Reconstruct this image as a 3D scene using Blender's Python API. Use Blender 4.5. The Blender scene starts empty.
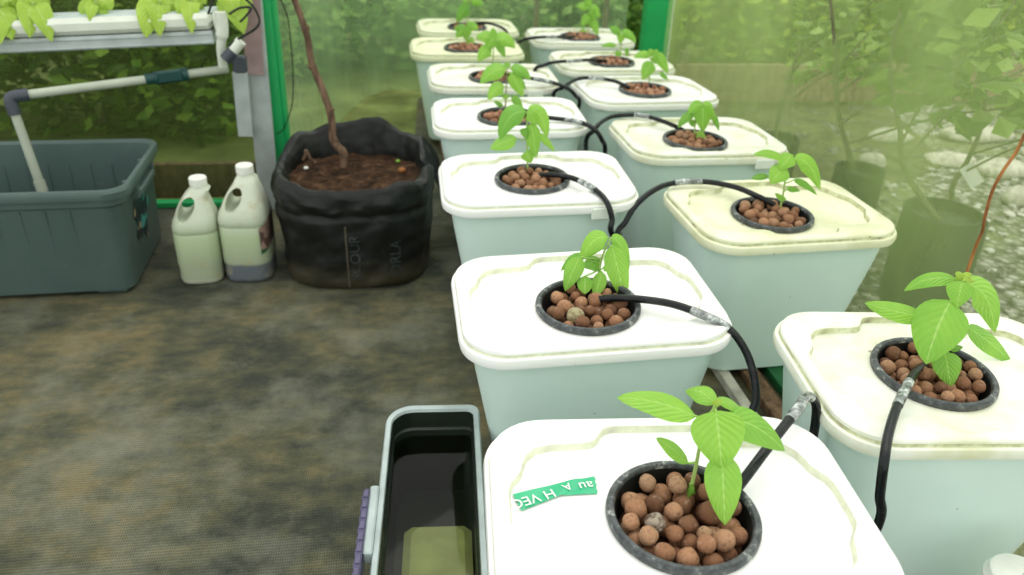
import bpy, math, random
import numpy as np
from mathutils import Vector, Matrix, noise

random.seed(7); rng = np.random.default_rng(7)
SC = bpy.context.scene
COL = SC.collection

# ---------------------------------------------------------------- camera
F_PX = 783.9615; PITCH, YAW, ROLL = 0.49410838, -0.16093932, 0.03988952
LIDZ = 0.32                      # height of the lid tops over the floor
CAM = np.array([0.0, 0.0, 0.53110398 + LIDZ])
def _rot():
    cy, sy = math.cos(YAW), math.sin(YAW)
    a = math.pi/2 - PITCH
    Rz = np.array([[cy,-sy,0],[sy,cy,0],[0,0,1]])
    Rx = np.array([[1,0,0],[0,math.cos(a),-math.sin(a)],[0,math.sin(a),math.cos(a)]])
    Rr = np.array([[math.cos(ROLL),-math.sin(ROLL),0],[math.sin(ROLL),math.cos(ROLL),0],[0,0,1]])
    return Rz@Rx@Rr
CM = _rot()
cd = bpy.data.cameras.new('camera'); cam = bpy.data.objects.new('camera', cd); COL.objects.link(cam)
m4 = np.eye(4); m4[:3,:3] = CM; m4[:3,3] = CAM
cam.matrix_world = Matrix(m4.tolist())
cd.sensor_width = 36; cd.lens = F_PX/1024*36; cd.clip_start = .02; cd.clip_end = 60
cd.dof.use_dof = True; cd.dof.focus_distance = 0.92; cd.dof.aperture_fstop = 5.6
SC.camera = cam

# ---------------------------------------------------------------- world light, exposure
w = bpy.data.worlds.new('sky'); SC.world = w; w.use_nodes = True
nt = w.node_tree; nt.nodes.clear()
wo = nt.nodes.new('ShaderNodeOutputWorld'); bg = nt.nodes.new('ShaderNodeBackground')
tc = nt.nodes.new('ShaderNodeTexCoord'); sx = nt.nodes.new('ShaderNodeSeparateXYZ'); cr = nt.nodes.new('ShaderNodeValToRGB')
cr.color_ramp.elements[0].position = 0.0; cr.color_ramp.elements[0].color = (.90,.97,.92,1)
cr.color_ramp.elements[1].position = 0.8; cr.color_ramp.elements[1].color = (1.0,1.0,.97,1)
nt.links.new(tc.outputs['Generated'], sx.inputs[0]); nt.links.new(sx.outputs['Z'], cr.inputs[0])
nt.links.new(cr.outputs[0], bg.inputs[0]); nt.links.new(bg.outputs[0], wo.inputs[0]); bg.inputs[1].default_value = 1.22
sd = bpy.data.lights.new('sun', 'SUN'); sun = bpy.data.objects.new('sun', sd); COL.objects.link(sun)
sd.energy = .75; sd.angle = math.radians(50); sd.color = (1,.98,.94)
sun.rotation_euler = (math.radians(-22), math.radians(14), 0)
SC.view_settings.view_transform = 'Standard'; SC.view_settings.look = 'None'
SC.view_settings.gamma = 1; SC.view_settings.use_curve_mapping = False
SC.view_settings.exposure = 0.30
SC.cycles.transparent_max_bounces = 16; SC.cycles.max_bounces = 8; SC.cycles.use_denoising = True

# ---------------------------------------------------------------- pixel -> place helpers
def ray(u, v): return CM@np.array([(u-512)/F_PX, -(v-287.5)/F_PX, -1.0])
def py(u, v, y):
    d = ray(u, v); return CAM + d*((y-CAM[1])/d[1])
def pz(u, v, z):
    d = ray(u, v); return CAM + d*((z-CAM[2])/d[2])
def depth(p): return float(-((np.asarray(p)-CAM)@CM)[2])
FWD = -CM[:,2]

# ---------------------------------------------------------------- materials
MATS = {}
class N:
    def __init__(s, name):
        s.m = bpy.data.materials.new(name); s.m.use_nodes = True; s.t = s.m.node_tree; s.t.nodes.clear()
        s.out = s.t.nodes.new('ShaderNodeOutputMaterial'); MATS[name] = s.m
    def n(s, typ, **k):
        o = s.t.nodes.new(typ)
        for a, b in k.items():
            if a == 'inp':
                for q, v in b.items():
                    if isinstance(v, bpy.types.NodeSocket): s.t.links.new(v, o.inputs[q])
                    else: o.inputs[q].default_value = v
            else: setattr(o, a, b)
        return o
    def link(s, a, b): s.t.links.new(a, b)
    def coord(s, kind='Object', scale=None):
        c = s.n('ShaderNodeTexCoord').outputs[kind]
        if scale is not None: c = s.n('ShaderNodeMapping', inp={'Vector': c, 'Scale': scale}).outputs[0]
        return c
    def noise(s, vec, scale, detail=4, rough=.55):
        return s.n('ShaderNodeTexNoise', inp={'Vector': vec, 'Scale': scale, 'Detail': detail, 'Roughness': rough}).outputs['Fac']
    def ramp(s, fac, stops):
        r = s.n('ShaderNodeValToRGB', inp={'Fac': fac}); e = r.color_ramp.elements
        while len(e) < len(stops): e.new(.5)
        for q, (p, c) in zip(e, stops):
            q.position = p; q.color = c if len(c) == 4 else (*c, 1)
        return r.outputs[0]
    def mix(s, fac, a, b, blend='MIX'):
        o = s.n('ShaderNodeMix', data_type='RGBA', blend_type=blend)
        for idx, v in ((0, fac), (6, a), (7, b)):
            if isinstance(v, bpy.types.NodeSocket): s.t.links.new(v, o.inputs[idx])
            else: o.inputs[idx].default_value = v if idx == 0 else (v if len(v) == 4 else (*v, 1))
        return o.outputs[2]
    def math(s, op, a, b=0.0, c=None):
        d = {0: a, 1: b}
        if c is not None: d[2] = c
        return s.n('ShaderNodeMath', operation=op, inp=d).outputs[0]
    def bump(s, h, strength=.3, dist=.002):
        return s.n('ShaderNodeBump', inp={'Height': h, 'Strength': strength, 'Distance': dist}).outputs[0]
    def bsdf(s, color, rough=.5, spec=.5, normal=None, metal=0, trans=0, sss=0, finish=True, coat=0):
        b = s.n('ShaderNodeBsdfPrincipled')
        for k, v in (('Base Color', color), ('Roughness', rough), ('Specular IOR Level', spec), ('Metallic', metal),
                     ('Transmission Weight', trans), ('Coat Weight', coat)):
            if isinstance(v, bpy.types.NodeSocket): s.t.links.new(v, b.inputs[k])
            else: b.inputs[k].default_value = (*v, 1) if isinstance(v, tuple) and len(v) == 3 else v
        if normal is not None: s.t.links.new(normal, b.inputs['Normal'])
        if finish: s.t.links.new(b.outputs[0], s.out.inputs[0])
        return b

def simple(name, color, rough=.5, spec=.5, metal=0, var=.12, scale=30, coat=0):
    k = N(name); c = k.coord(); f = k.noise(c, scale)
    dk = tuple(x*(1-var*1.6) for x in color); lt = tuple(min(1, x*(1+var)) for x in color)
    k.bsdf(k.ramp(f, [(.3, dk), (.7, lt)]), rough, spec, metal=metal, coat=coat); return k.m

def m_lid():
    k = N('lid_plastic'); c = k.coord()
    info = k.n('ShaderNodeObjectInfo')
    rnd = k.n('ShaderNodeVectorMath', operation='ADD', inp={0: c, 1: k.n('ShaderNodeCombineXYZ', inp={0: k.math('MULTIPLY', info.outputs['Random'], 9.0), 1: 0.0, 2: 0.0}).outputs[0]}).outputs[0]
    tint = info.outputs['Color']; al = info.outputs['Alpha']
    blot = k.ramp(k.noise(rnd, 11, 5, .65), [(.42, (0,0,0)), (.75, (1,1,1))])
    blot = k.mix(1.0, blot, al, 'MULTIPLY')
    base = k.mix(blot, tint, (.60,.60,.33))
    speck = k.ramp(k.noise(rnd, 70, 2, .5), [(.735, (0,0,0)), (.76, (1,1,1))])
    base = k.mix(k.mix(1.0, speck, al, 'MULTIPLY'), base, (.22,.20,.10))
    k.bsdf(base, .42, .35); return k.m
def m_groove():
    k = N('lid_groove_algae'); c = k.coord(); al = k.n('ShaderNodeObjectInfo').outputs['Alpha']
    f = k.ramp(k.noise(c, 38, 5, .7), [(.30, (.78,.80,.58)), (.50, (.50,.52,.27)), (.68, (.20,.17,.07))])
    f2 = k.mix(k.math('ADD', k.math('MULTIPLY', al, .6), .4), (.86,.89,.76), f)
    k.bsdf(f2, .6, .3); return k.m
def m_bucket():
    k = N('bucket_plastic'); c = k.coord()
    f = k.noise(c, 6, 3)
    base = k.ramp(f, [(.3, (.68,.84,.775)), (.7, (.735,.89,.83))])
    speck = k.ramp(k.noise(c, 55, 2, .4), [(.77, (0,0,0)), (.79, (1,1,1))])
    base = k.mix(k.mix(1.0, speck, (.6,.6,.6), 'MULTIPLY'), base, (.30,.34,.28))
    k.bsdf(base, .30, .45); return k.m
def m_pebble():
    k = N('clay_pebble'); c = k.coord(); r = k.n('ShaderNodeObjectInfo').outputs['Random']
    base = k.ramp(r, [(0, (.14,.066,.034)), (.25, (.23,.108,.054)), (.5, (.32,.158,.082)), (.75, (.42,.222,.122)), (1, (.36,.225,.132))])
    f = k.noise(c, 2.6, 6, .7)
    base = k.mix(k.ramp(f, [(.30, (.75,.75,.75)), (.50, (0,0,0))]), base, (.12,.058,.036))
    base = k.mix(k.ramp(k.noise(c, 1.7, 4), [(.58, (0,0,0)), (.75, (.5,.5,.5))]), base, (.48,.36,.28))
    k.bsdf(base, .75, .25, normal=k.bump(f, .25, .08)); return k.m
def m_pebble2(name, a, b):
    k = N(name); c = k.coord()
    f = k.noise(c, 1.5, 5, .65)
    k.bsdf(k.ramp(f, [(.42, a), (.56, b)]), .75, .25, normal=k.bump(f, .5, .12)); return k.m
def m_leaf(name, c0, c1, vein, tl=.30, rough=.34):
    k = N(name); uv = k.n('ShaderNodeTexCoord').outputs['UV']
    s = k.n('ShaderNodeSeparateXYZ', inp={0: uv}); u, v = s.outputs[0], s.outputs[1]
    au = k.math('ABSOLUTE', k.math('SUBTRACT', u, .5))
    side = k.math('PINGPONG', k.math('SUBTRACT', k.math('MULTIPLY', v, 7.0), k.math('MULTIPLY', au, 6.0)), .5)
    lines = k.ramp(side, [(.0, (1,1,1)), (.10, (0,0,0))])
    mid = k.ramp(au, [(.012, (1,1,1)), (.03, (0,0,0))])
    r = k.n('ShaderNodeObjectInfo').outputs['Random']
    nz = k.noise(k.coord(), 22, 3)
    base = k.mix(k.math('ADD', k.math('MULTIPLY', nz, .75), k.math('MULTIPLY', r, .3)), c0, c1)
    base = k.mix(k.mix(1.0, lines, (.14,.14,.14), 'MULTIPLY'), base, vein)
    base = k.mix(k.mix(1.0, mid, (.5,.5,.5), 'MULTIPLY'), base, vein)
    h = k.math('SUBTRACT', k.math('SUBTRACT', side, k.math('MULTIPLY', k.math('SUBTRACT', .06, k.math('MINIMUM', au, .06)), 6.0)), 0)
    b = k.bsdf(base, rough, .45, normal=k.bump(k.math('ADD', h, k.math('MULTIPLY', k.noise(k.coord(), 55, 3), 1.2)), .5, .004), finish=False)
    t = k.n('ShaderNodeBsdfTranslucent', inp={0: k.mix(.5, base, vein)})
    mx = k.n('ShaderNodeMixShader', inp={0: tl, 1: b.outputs[0], 2: t.outputs[0]})
    k.link(mx.outputs[0], k.out.inputs[0]); return k.m
def m_bush(name, stops):
    k = N(name); g = k.n('ShaderNodeNewGeometry')
    base = k.ramp(g.outputs['Random Per Island'], stops)
    b = k.bsdf(base, .5, .3, finish=False)
    t = k.n('ShaderNodeBsdfTranslucent', inp={0: base})
    mx = k.n('ShaderNodeMixShader', inp={0: .4, 1: b.outputs[0], 2: t.outputs[0]})
    k.link(mx.outputs[0], k.out.inputs[0]); return k.m
def m_net(name, color, lo, hi, scale, stretch, clean=None):
    k = N(name); c = k.coord('Object', stretch)
    f = k.noise(c, scale, 5, .6)
    fac = k.n('ShaderNodeMapRange', inp={0: f, 1: .32, 2: .68, 3: lo, 4: hi}).outputs[0]
    if clean:   # the net turns clearer towards the camera
        yy = k.n('ShaderNodeSeparateXYZ', inp={0: k.coord()}).outputs[1]
        fac = k.math('MULTIPLY', fac, k.n('ShaderNodeMapRange', inp={0: yy, 1: clean[0], 2: clean[1], 3: clean[2], 4: 1.0}).outputs[0])
    tr = k.n('ShaderNodeBsdfTransparent', inp={0: (1,1,1,1)})
    d = k.n('ShaderNodeBsdfDiffuse', inp={0: (*color, 1)}); t = k.n('ShaderNodeBsdfTranslucent', inp={0: (*color, 1)})
    a = k.n('ShaderNodeMixShader', inp={0: .45, 1: d.outputs[0], 2: t.outputs[0]})
    mx = k.n('ShaderNodeMixShader', inp={0: fac, 1: tr.outputs[0], 2: a.outputs[0]})
    k.link(mx.outputs[0], k.out.inputs[0]); return k.m
def m_floor():
    k = N('weed_cloth'); c = k.coord()
    big = k.noise(c, 2.6, 6, .62)
    st = k.noise(k.coord('Object', (5, 9, 1)), 3.0, 6, .7)
    f = k.math('ADD', k.math('MULTIPLY', big, .6), k.math('MULTIPLY', st, .4))
    base = k.ramp(f, [(.36, (.022,.026,.021)), (.45, (.048,.053,.036)), (.53, (.095,.094,.052)), (.61, (.175,.142,.068))])
    pale = k.ramp(k.noise(c, 3.4, 6, .7), [(.47, (0,0,0)), (.70, (.75,.75,.75))])
    base = k.mix(pale, base, (.22,.225,.17))
    wv = k.n('ShaderNodeTexWave', wave_type='BANDS', bands_direction='X', inp={'Vector': c, 'Scale': 95.0, 'Distortion': .6}).outputs['Fac']
    wv2 = k.n('ShaderNodeTexWave', wave_type='BANDS', bands_direction='Y', inp={'Vector': c, 'Scale': 60.0, 'Distortion': .6}).outputs['Fac']
    ww = k.math('MULTIPLY', wv, wv2)
    base = k.mix(k.math('MULTIPLY', ww, .45), base, (.035,.034,.030))
    k.bsdf(base, .8, .2, normal=k.bump(k.math('ADD', ww, k.math('MULTIPLY', k.noise(c, 9, 4), 2.0)), .5, .004)); return k.m
def m_gravel():
    k = N('gravel'); c = k.coord()
    v = k.n('ShaderNodeTexVoronoi', inp={'Vector': c, 'Scale': 42.0})
    s = k.n('ShaderNodeSeparateColor', inp={0: v.outputs['Color']})
    base = k.ramp(s.outputs[0], [(0, (.13,.125,.10)), (.4, (.28,.27,.23)), (.75, (.46,.45,.39)), (1, (.70,.68,.62))])
    base = k.mix(k.ramp(v.outputs['Distance'], [(.3, (0,0,0)), (.7, (1,1,1))]), base, (.07,.065,.05))
    base = k.mix(k.ramp(k.noise(c, 2.2, 5), [(.48, (0,0,0)), (.62, (.7,.7,.7))]), base, (.17,.20,.07))
    k.bsdf(base, .85, .2, normal=k.bump(k.math('SUBTRACT', 1.0, v.outputs['Distance']), .8, .012)); return k.m
def m_grass():
    k = N('grass_ground'); c = k.coord()
    f = k.noise(c, 5, 6, .65)
    k.bsdf(k.ramp(f, [(.3, (.09,.11,.035)), (.5, (.16,.19,.06)), (.7, (.26,.32,.10))]), .9, .1); return k.m
def m_weedy():
    k = N('weedy_soil'); c = k.coord()
    base = k.ramp(k.noise(c, 6, 6, .7), [(.32, (.055,.058,.025)), (.5, (.12,.12,.058)), (.68, (.21,.24,.085))])
    v = k.n('ShaderNodeTexVoronoi', inp={'Vector': c, 'Scale': 42.0})
    base = k.mix(k.ramp(k.noise(c, 9, 4), [(.55, (0,0,0)), (.62, (1,1,1))]), base, k.ramp(v.outputs['Distance'], [(.2, (.30,.29,.24)), (.6, (.08,.075,.05))]))
    k.bsdf(base, .9, .1, normal=k.bump(k.noise(c, 30, 5), .7, .02)); return k.m
def m_bag():
    k = N('black_poly'); c = k.coord()
    f = k.noise(k.coord('Object', (1, 1, 2.5)), 9, 6, .65)
    z = k.n('ShaderNodeSeparateXYZ', inp={0: c}).outputs[2]
    mud = k.n('ShaderNodeMapRange', inp={0: k.math('ADD', z, k.math('MULTIPLY', f, -.09)), 1: -.05, 2: .02, 3: 1.0, 4: 0.0}).outputs[0]
    base = k.ramp(f, [(.35, (.004,.005,.004)), (.58, (.008,.009,.008)), (.78, (.026,.028,.024))])
    base = k.mix(k.math('MULTIPLY', mud, .75), base, (.075,.062,.034))
    k.bsdf(base, .46, .32, normal=k.bump(k.math('ADD', k.math('MULTIPLY', k.noise(c, 13, 2, .5), .5), k.math('ABSOLUTE', k.math('SUBTRACT', k.noise(k.coord('Object', (1,1,.6)), 7, 2, .5), .5))), .85, .024)); return k.m
def m_soil():
    k = N('soil'); c = k.coord(); f = k.noise(c, 38, 6, .7)
    k.bsdf(k.ramp(f, [(.35, (.018,.012,.008)), (.55, (.075,.040,.022)), (.72, (.17,.10,.055))]), .95, .1, normal=k.bump(f, 1.0, .02)); return k.m
def m_bark(name, a, b):
    k = N(name); f = k.noise(k.coord('Object', (1,1,.35)), 60, 5, .6)
    k.bsdf(k.ramp(f, [(.35, a), (.65, b)]), .8, .2, normal=k.bump(f, .6, .004)); return k.m
def m_rim():
    k = N('worn_black_rim'); c = k.coord(); f = k.noise(c, 65, 6, .75)
    k.bsdf(k.ramp(f, [(.40, (.022,.027,.030)), (.56, (.075,.085,.088)), (.66, (.42,.43,.39))]), .42, .45); return k.m
def m_hose(name='hose_rubber'):
    k = N(name); c = k.coord(); f = k.noise(c, 50, 5, .7)
    k.bsdf(k.ramp(f, [(.5, (.006,.008,.009)), (.78, (.03,.03,.028))]), .26, .28); return k.m
def m_tape():
    k = N('clear_tape'); f = k.noise(k.coord(), 90, 4, .7)
    b = k.bsdf(k.ramp(f, [(.35, (.03,.035,.035)), (.55, (.30,.33,.32)), (.68, (.78,.80,.78))]), .18, .8); return k.m
def m_jug(name, low, band):
    k = N(name); c = k.coord(); z = k.n('ShaderNodeSeparateXYZ', inp={0: c}).outputs[2]
    f = k.noise(c, 24, 5, .6)
    zz = k.math('ADD', z, k.math('MULTIPLY', k.math('SUBTRACT', f, .5), .006))
    base = k.ramp(zz, [(.0, low), (band, low), (band+.004, (.38,.43,.30)), (.11, (.38,.47,.28)), (.15, (.48,.54,.41)), (.2, (.58,.62,.50))])
    base = k.mix(k.ramp(k.noise(c, 30, 5, .6), [(.55, (0,0,0)), (.75, (.7,.7,.7))]), base, (.42,.36,.18))
    k.bsdf(base, .38, .4); return k.m
def m_tote():
    k = N('grey_tote'); c = k.coord(); f = k.noise(c, 7, 6, .6)
    base = k.ramp(f, [(.3, (.058,.095,.088)), (.7, (.080,.122,.112))])
    base = k.mix(k.ramp(k.noise(c, 45, 4, .7), [(.6, (0,0,0)), (.8, (.35,.35,.35))]), base, (.20,.22,.20))
    k.bsdf(base, .42, .45); return k.m
def m_water():
    k = N('tank_water'); fr = k.n('ShaderNodeFresnel', inp={0: 1.22})
    g = k.n('ShaderNodeBsdfGlossy', inp={0: (1,1,1,1), 'Roughness': .02})
    t = k.n('ShaderNodeBsdfTransparent', inp={0: (.62,.66,.50,1)})
    k.link(k.n('ShaderNodeMixShader', inp={0: fr.outputs[0], 1: t.outputs[0], 2: g.outputs[0]}).outputs[0], k.out.inputs[0]); return k.m

LID, GROOVE, BUCKET = m_lid(), m_groove(), m_bucket()
PEB = m_pebble(); PEB_PALE = m_pebble2('pale_pebble', (.36,.30,.15), (.50,.44,.27)); PEB_GREY = m_pebble2('scuffed_pebble', (.13,.085,.055), (.45,.38,.30))
BASIL = m_leaf('basil_leaf', (.13,.40,.030), (.36,.66,.070), (.55,.78,.24))
BASIL_D = m_leaf('basil_leaf_deep', (.10,.33,.030), (.24,.53,.06), (.42,.66,.17))
LETT = m_leaf('lettuce_leaf', (.30,.50,.035), (.46,.64,.075), (.6,.74,.25))
MEDIUM = simple('pebble_bed', (.10,.048,.028), .9, .1, var=.4, scale=90)
STEM = simple('basil_stem', (.38,.52,.16), .5, .3); STEM_R = simple('basil_stem_brown', (.30,.27,.14), .5, .3)
RIM = m_rim(); CUP = simple('pot_black', (.011,.012,.011), .5, .3)
HOSE, TAPE = m_hose(), m_tape()
FLOOR, GRAVEL, GRASS, WEEDY = m_floor(), m_gravel(), m_grass(), m_weedy()
BAG, SOIL = m_bag(), m_soil()
GREEN = simple('green_paint', (.010,.38,.105), .38, .45, var=.10, scale=9)
GREEN_D = simple('dark_green_plastic', (.012,.115,.035), .5, .4)
TOTE = m_tote(); PVC = simple('white_pvc', (.66,.69,.60), .35, .45, var=.07, scale=12); PVC_D = simple('shaded_pvc_pipe', (.42,.46,.37), .4, .4, var=.08, scale=12); PVC_B = simple('sky_tinted_pvc', (.50,.58,.56), .4, .4)  # PVC_D: pipe white darkened for the dimmer left side; PVC_B: sky reflection as colour
ALU = simple('galvanised_steel', (.44,.49,.48), .42, .5, metal=.15, var=.15, scale=14); FIT = simple('grey_fitting', (.05,.06,.075), .4, .4)
VALVE = simple('dark_teal_valve', (.006,.050,.045), .4, .4); PINK = simple('red_tinged_plate', (.36,.25,.25), .5, .3)
PALE_W = simple('pale_slat', (.47,.46,.38), .7, .2, var=.2); BROWN_W = m_bark('brown_plank', (.06,.038,.022), (.19,.115,.065))
BARK = m_bark('bark', (.055,.032,.02), (.20,.125,.08)); TWIG = m_bark('rust_twig', (.15,.055,.018), (.40,.17,.055)); SAP = m_bark('sapling_stem', (.10,.10,.05), (.22,.22,.12))
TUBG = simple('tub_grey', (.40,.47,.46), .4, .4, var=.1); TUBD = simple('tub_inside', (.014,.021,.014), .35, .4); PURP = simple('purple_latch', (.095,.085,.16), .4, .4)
BLOCK = simple('submerged_block', (.50,.52,.28), .7, .2, var=.2, scale=18)
WATER = m_water()
JUG1 = m_jug('jug_white', (.50,.52,.40), .012); JUG2 = m_jug('jug_dark_liquid', (.13,.15,.17), .045)
CAPW = simple('cap_white', (.80,.81,.74), .4, .4, var=.05)
NET_R = m_net('net_right', (.50,.65,.25), .30, .58, 2.2, (1, 1, .55), (.75, 1.35, .50))
NET_B = m_net('net_back', (.56,.78,.42), .24, .48, 2.4, (1, 1, .4))
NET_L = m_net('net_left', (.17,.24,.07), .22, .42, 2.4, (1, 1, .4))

# ---------------------------------------------------------------- mesh helpers
def mk(name, V, Fc, mat, parent=None, smooth=True, mats=None, fm=None, loc=None, uv=None, sharp=None):
    """link one mesh object; V are world coordinates unless the parent has its own frame"""
    me = bpy.data.meshes.new(name)
    V = np.asarray(V, float)
    if loc is not None: V = V - np.asarray(loc)
    me.from_pydata(V.tolist(), [], [list(map(int, f)) for f in Fc])
    for m in (mats or [mat]): me.materials.append(m)
    if fm is not None: me.polygons.foreach_set('material_index', list(fm))
    if smooth: me.polygons.foreach_set('use_smooth', [True]*len(me.polygons))
    if uv is not None:
        l = me.uv_layers.new(name='uv'); idx = np.zeros(len(me.loops), int); me.loops.foreach_get('vertex_index', idx)
        l.data.foreach_set('uv', np.asarray(uv)[idx].ravel())
    if sharp: me.set_sharp_from_angle(angle=math.radians(sharp))
    me.update()
    o = bpy.data.objects.new(name, me); COL.objects.link(o)
    if parent is not None: o.parent = parent
    if loc is not None and parent is None: o.location = loc
    return o
def tag(o, label, cat, group=None, kind=None):
    o['label'] = label; o['category'] = cat
    if group: o['group'] = group
    if kind: o['kind'] = kind
    return o
def thing(name, label, cat, loc=(0,0,0), rz=0, group=None):
    o = bpy.data.objects.new(name, None); COL.objects.link(o); o.empty_display_size = .05
    o.location = loc; o.rotation_euler = (0,0,rz); return tag(o, label, cat, group)
def struct(o): o['kind'] = 'structure'; return o
class B:
    """collects pieces into one mesh"""
    def __init__(s): s.V, s.F, s.M, s.U = [], [], [], []
    def add(s, V, Fc, m=0, uv=None):
        b = len(s.V); s.V += [tuple(v) for v in V]; s.F += [tuple(i+b for i in f) for f in Fc]; s.M += [m]*len(Fc)
        s.U += [tuple(q) for q in uv] if uv is not None else [(.5,.5)]*len(V)
        return s
    def rings(s, rs, cap0=False, cap1=False, m=0, closed=True):
        n = len(rs[0]); V = [p for r in rs for p in r]; Fc = []
        for i in range(len(rs)-1):
            for j in range(n if closed else n-1):
                k = (j+1) % n; Fc.append((i*n+j, i*n+k, (i+1)*n+k, (i+1)*n+j))
        if cap0: Fc.append(tuple(range(n))[::-1])
        if cap1: Fc.append(tuple((len(rs)-1)*n+j for j in range(n)))
        return s.add(V, Fc, m)
    def tube(s, pts, r, n=10, caps=True, m=0):
        pts = [np.asarray(p, float) for p in pts]; rs = []
        L = len(pts); rad = r if isinstance(r, (list, tuple, np.ndarray)) else [r]*L
        up = None
        for i, p in enumerate(pts):
            t = pts[min(i+1, L-1)] - pts[max(i-1, 0)]; t = t/(np.linalg.norm(t)+1e-12)
            if up is None:
                up = np.array([0,0,1.]) if abs(t[2]) < .9 else np.array([1.,0,0])
            a = np.cross(t, up); a /= np.linalg.norm(a)+1e-12; b = np.cross(a, t); up = b
            rs.append([p + rad[i]*(math.cos(q)*a + math.sin(q)*b) for q in np.linspace(0, 2*math.pi, n, endpoint=False)])
        return s.rings(rs, caps, caps, m)
    def box(s, c, h, R=None, bev=0.0, m=0):
        c = np.asarray(c, float); h = np.asarray(h, float); R = np.eye(3) if R is None else np.asarray(R)
        b = min(bev, min(h)*.9)
        if b <= 0:
            P = [(x,y,z) for z in (-1,1) for x,y in ((-1,-1),(1,-1),(1,1),(-1,1))]
            return s.add([c + R@(np.array(p)*h) for p in P], [(3,2,1,0),(4,5,6,7),(0,1,5,4),(1,2,6,5),(2,3,7,6),(3,0,4,7)], m)
        rs = []
        for z, ins in ((-h[2], b), (-h[2]+b, 0), (h[2]-b, 0), (h[2], b)):
            x, y = h[0]-ins, h[1]-ins; q = b
            rs.append([c + R@np.array(p) for p in ((-x+q,-y,z),(x-q,-y,z),(x,-y+q,z),(x,y-q,z),(x-q,y,z),(-x+q,y,z),(-x,y-q,z),(-x,-y+q,z))])
        return s.rings(rs, True, True, m)
    def beam(s, p0, p1, wd, dp, side=(1,0,0), bev=.001, m=0):
        p0, p1 = np.asarray(p0, float), np.asarray(p1, float); t = p1-p0; L = np.linalg.norm(t); t /= L
        a = np.asarray(side, float); a = a - t*(a@t); a /= np.linalg.norm(a); b = np.cross(t, a)
        return s.box((p0+p1)/2, (wd/2, dp/2, L/2), np.stack([a, b, t], 1), bev, m)
    def sphere(s, c, r, nu=14, nv=9, m=0, sc=(1,1,1)):
        rs = [[np.asarray(c)+np.array(sc)*r*np.array((math.sin(t)*math.cos(q), math.sin(t)*math.sin(q), math.cos(t))) for q in np.linspace(0, 2*math.pi, nu, endpoint=False)] for t in np.linspace(.02, math.pi-.02, nv)]
        return s.rings(rs, True, True, m)
    def lathe(s, prof, c=(0,0,0), n=40, cap0=False, cap1=False, m=0):
        c = np.asarray(c, float)
        return s.rings([[c+np.array((r*math.cos(q), r*math.sin(q), z)) for q in np.linspace(0, 2*math.pi, n, endpoint=False)] for r, z in prof], cap0, cap1, m)
    def out(s, name, mat, parent=None, smooth=True, mats=None, loc=None, sharp=35, uv=False):
        return mk(name, s.V, s.F, mat, parent, smooth, mats, s.M, loc, s.U if uv else None, sharp)
def smoothpath(pts, k=8):
    P = [np.asarray(p, float) for p in pts]; P = [2*P[0]-P[1]] + P + [2*P[-1]-P[-2]]; o = []
    for i in range(1, len(P)-2):
        a, b, c, d = P[i-1:i+3]
        for t in np.linspace(0, 1, k, endpoint=False):
            o.append(.5*((2*b)+(-a+c)*t+(2*a-5*b+4*c-d)*t*t+(-a+3*b-3*c+d)*t**3))
    o.append(P[-2]); return o
def rrect(hw, hd, r, z, n=8):
    o = []
    for cx, cy, a0 in ((hw-r, hd-r, 0), (-hw+r, hd-r, 90), (-hw+r, -hd+r, 180), (hw-r, -hd+r, 270)):
        for q in np.linspace(a0, a0+90, n): o.append(np.array((cx+r*math.cos(math.radians(q)), cy+r*math.sin(math.radians(q)), z)))
    return o
NA = 144
def polar(poly, z, c=(0,0)):
    """resample a star-shaped outline at even angles"""
    P = np.array([p[:2] for p in poly])-np.array(c); a = np.unwrap(np.arctan2(P[:,1], P[:,0])); r = np.hypot(P[:,0], P[:,1])
    if a[-1] < a[0]: a = a[::-1]; r = r[::-1]
    X, Y = P[:,0], P[:,1]
    o = []
    for q in np.linspace(-math.pi, math.pi, NA, endpoint=False):
        d = np.array((math.cos(q), math.sin(q))); best = 0
        for i in range(len(P)):
            A, Bq = P[i], P[(i+1) % len(P)]; e = Bq-A; den = d[0]*e[1]-d[1]*e[0]
            if abs(den) < 1e-12: continue
            t = (A[0]*e[1]-A[1]*e[0])/den; s_ = (A[0]*d[1]-A[1]*d[0])/den
            if t > 0 and -1e-6 <= s_ <= 1+1e-6: best = max(best, t)
        o.append(np.array((c[0]+d[0]*best, c[1]+d[1]*best, z)))
    return o

# ---------------------------------------------------------------- the setting
def poly_floor(name, pts, z, mat):
    return struct(mk(name, [(x, y, z) for x, y in pts], [tuple(range(len(pts)))], mat, smooth=False))
poly_floor('floor', [(-2.6,-.6), (.83,-.6), (.83,3.2), (.10,3.2), (.06,2.5), (-.30,2.12), (-2.6,2.12)], 0, FLOOR)
poly_floor('ground_grass', [(-9,2.0), (.2,2.0), (.2,3.1), (.95,3.1), (9,3.1), (9,12), (-9,12)], -.02, GRASS)
poly_floor('ground_gravel', [(.80,-.6), (9,-.6), (9,3.12), (.80,3.12)], -.012, GRAVEL)
poly_floor('ground_weeds', [(.84,1.95), (1.3,2.0), (1.9,2.35), (2.1,3.1), (.84,3.1)], -.006, WEEDY)
def netwall(name, pts, h, mat, fold=.006):
    V, Fc = [], []; P = []
    for (a, b) in zip(pts[:-1], pts[1:]):
        for t in np.linspace(0, 1, 24, endpoint=False): P.append((a[0]+(b[0]-a[0])*t, a[1]+(b[1]-a[1])*t))
    P.append(pts[-1]); nz = 14
    for i, (x, y) in enumerate(P):
        for j in range(nz+1):
            z = h*j/nz; q = noise.noise((x*5, y*5, z*1.2))*fold
            V.append((x+q, y+q, z))
    for i in range(len(P)-1):
        for j in range(nz): a = i*(nz+1)+j; Fc.append((a, a+nz+1, a+nz+2, a+1))
    return struct(mk(name, V, Fc, mat))
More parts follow.
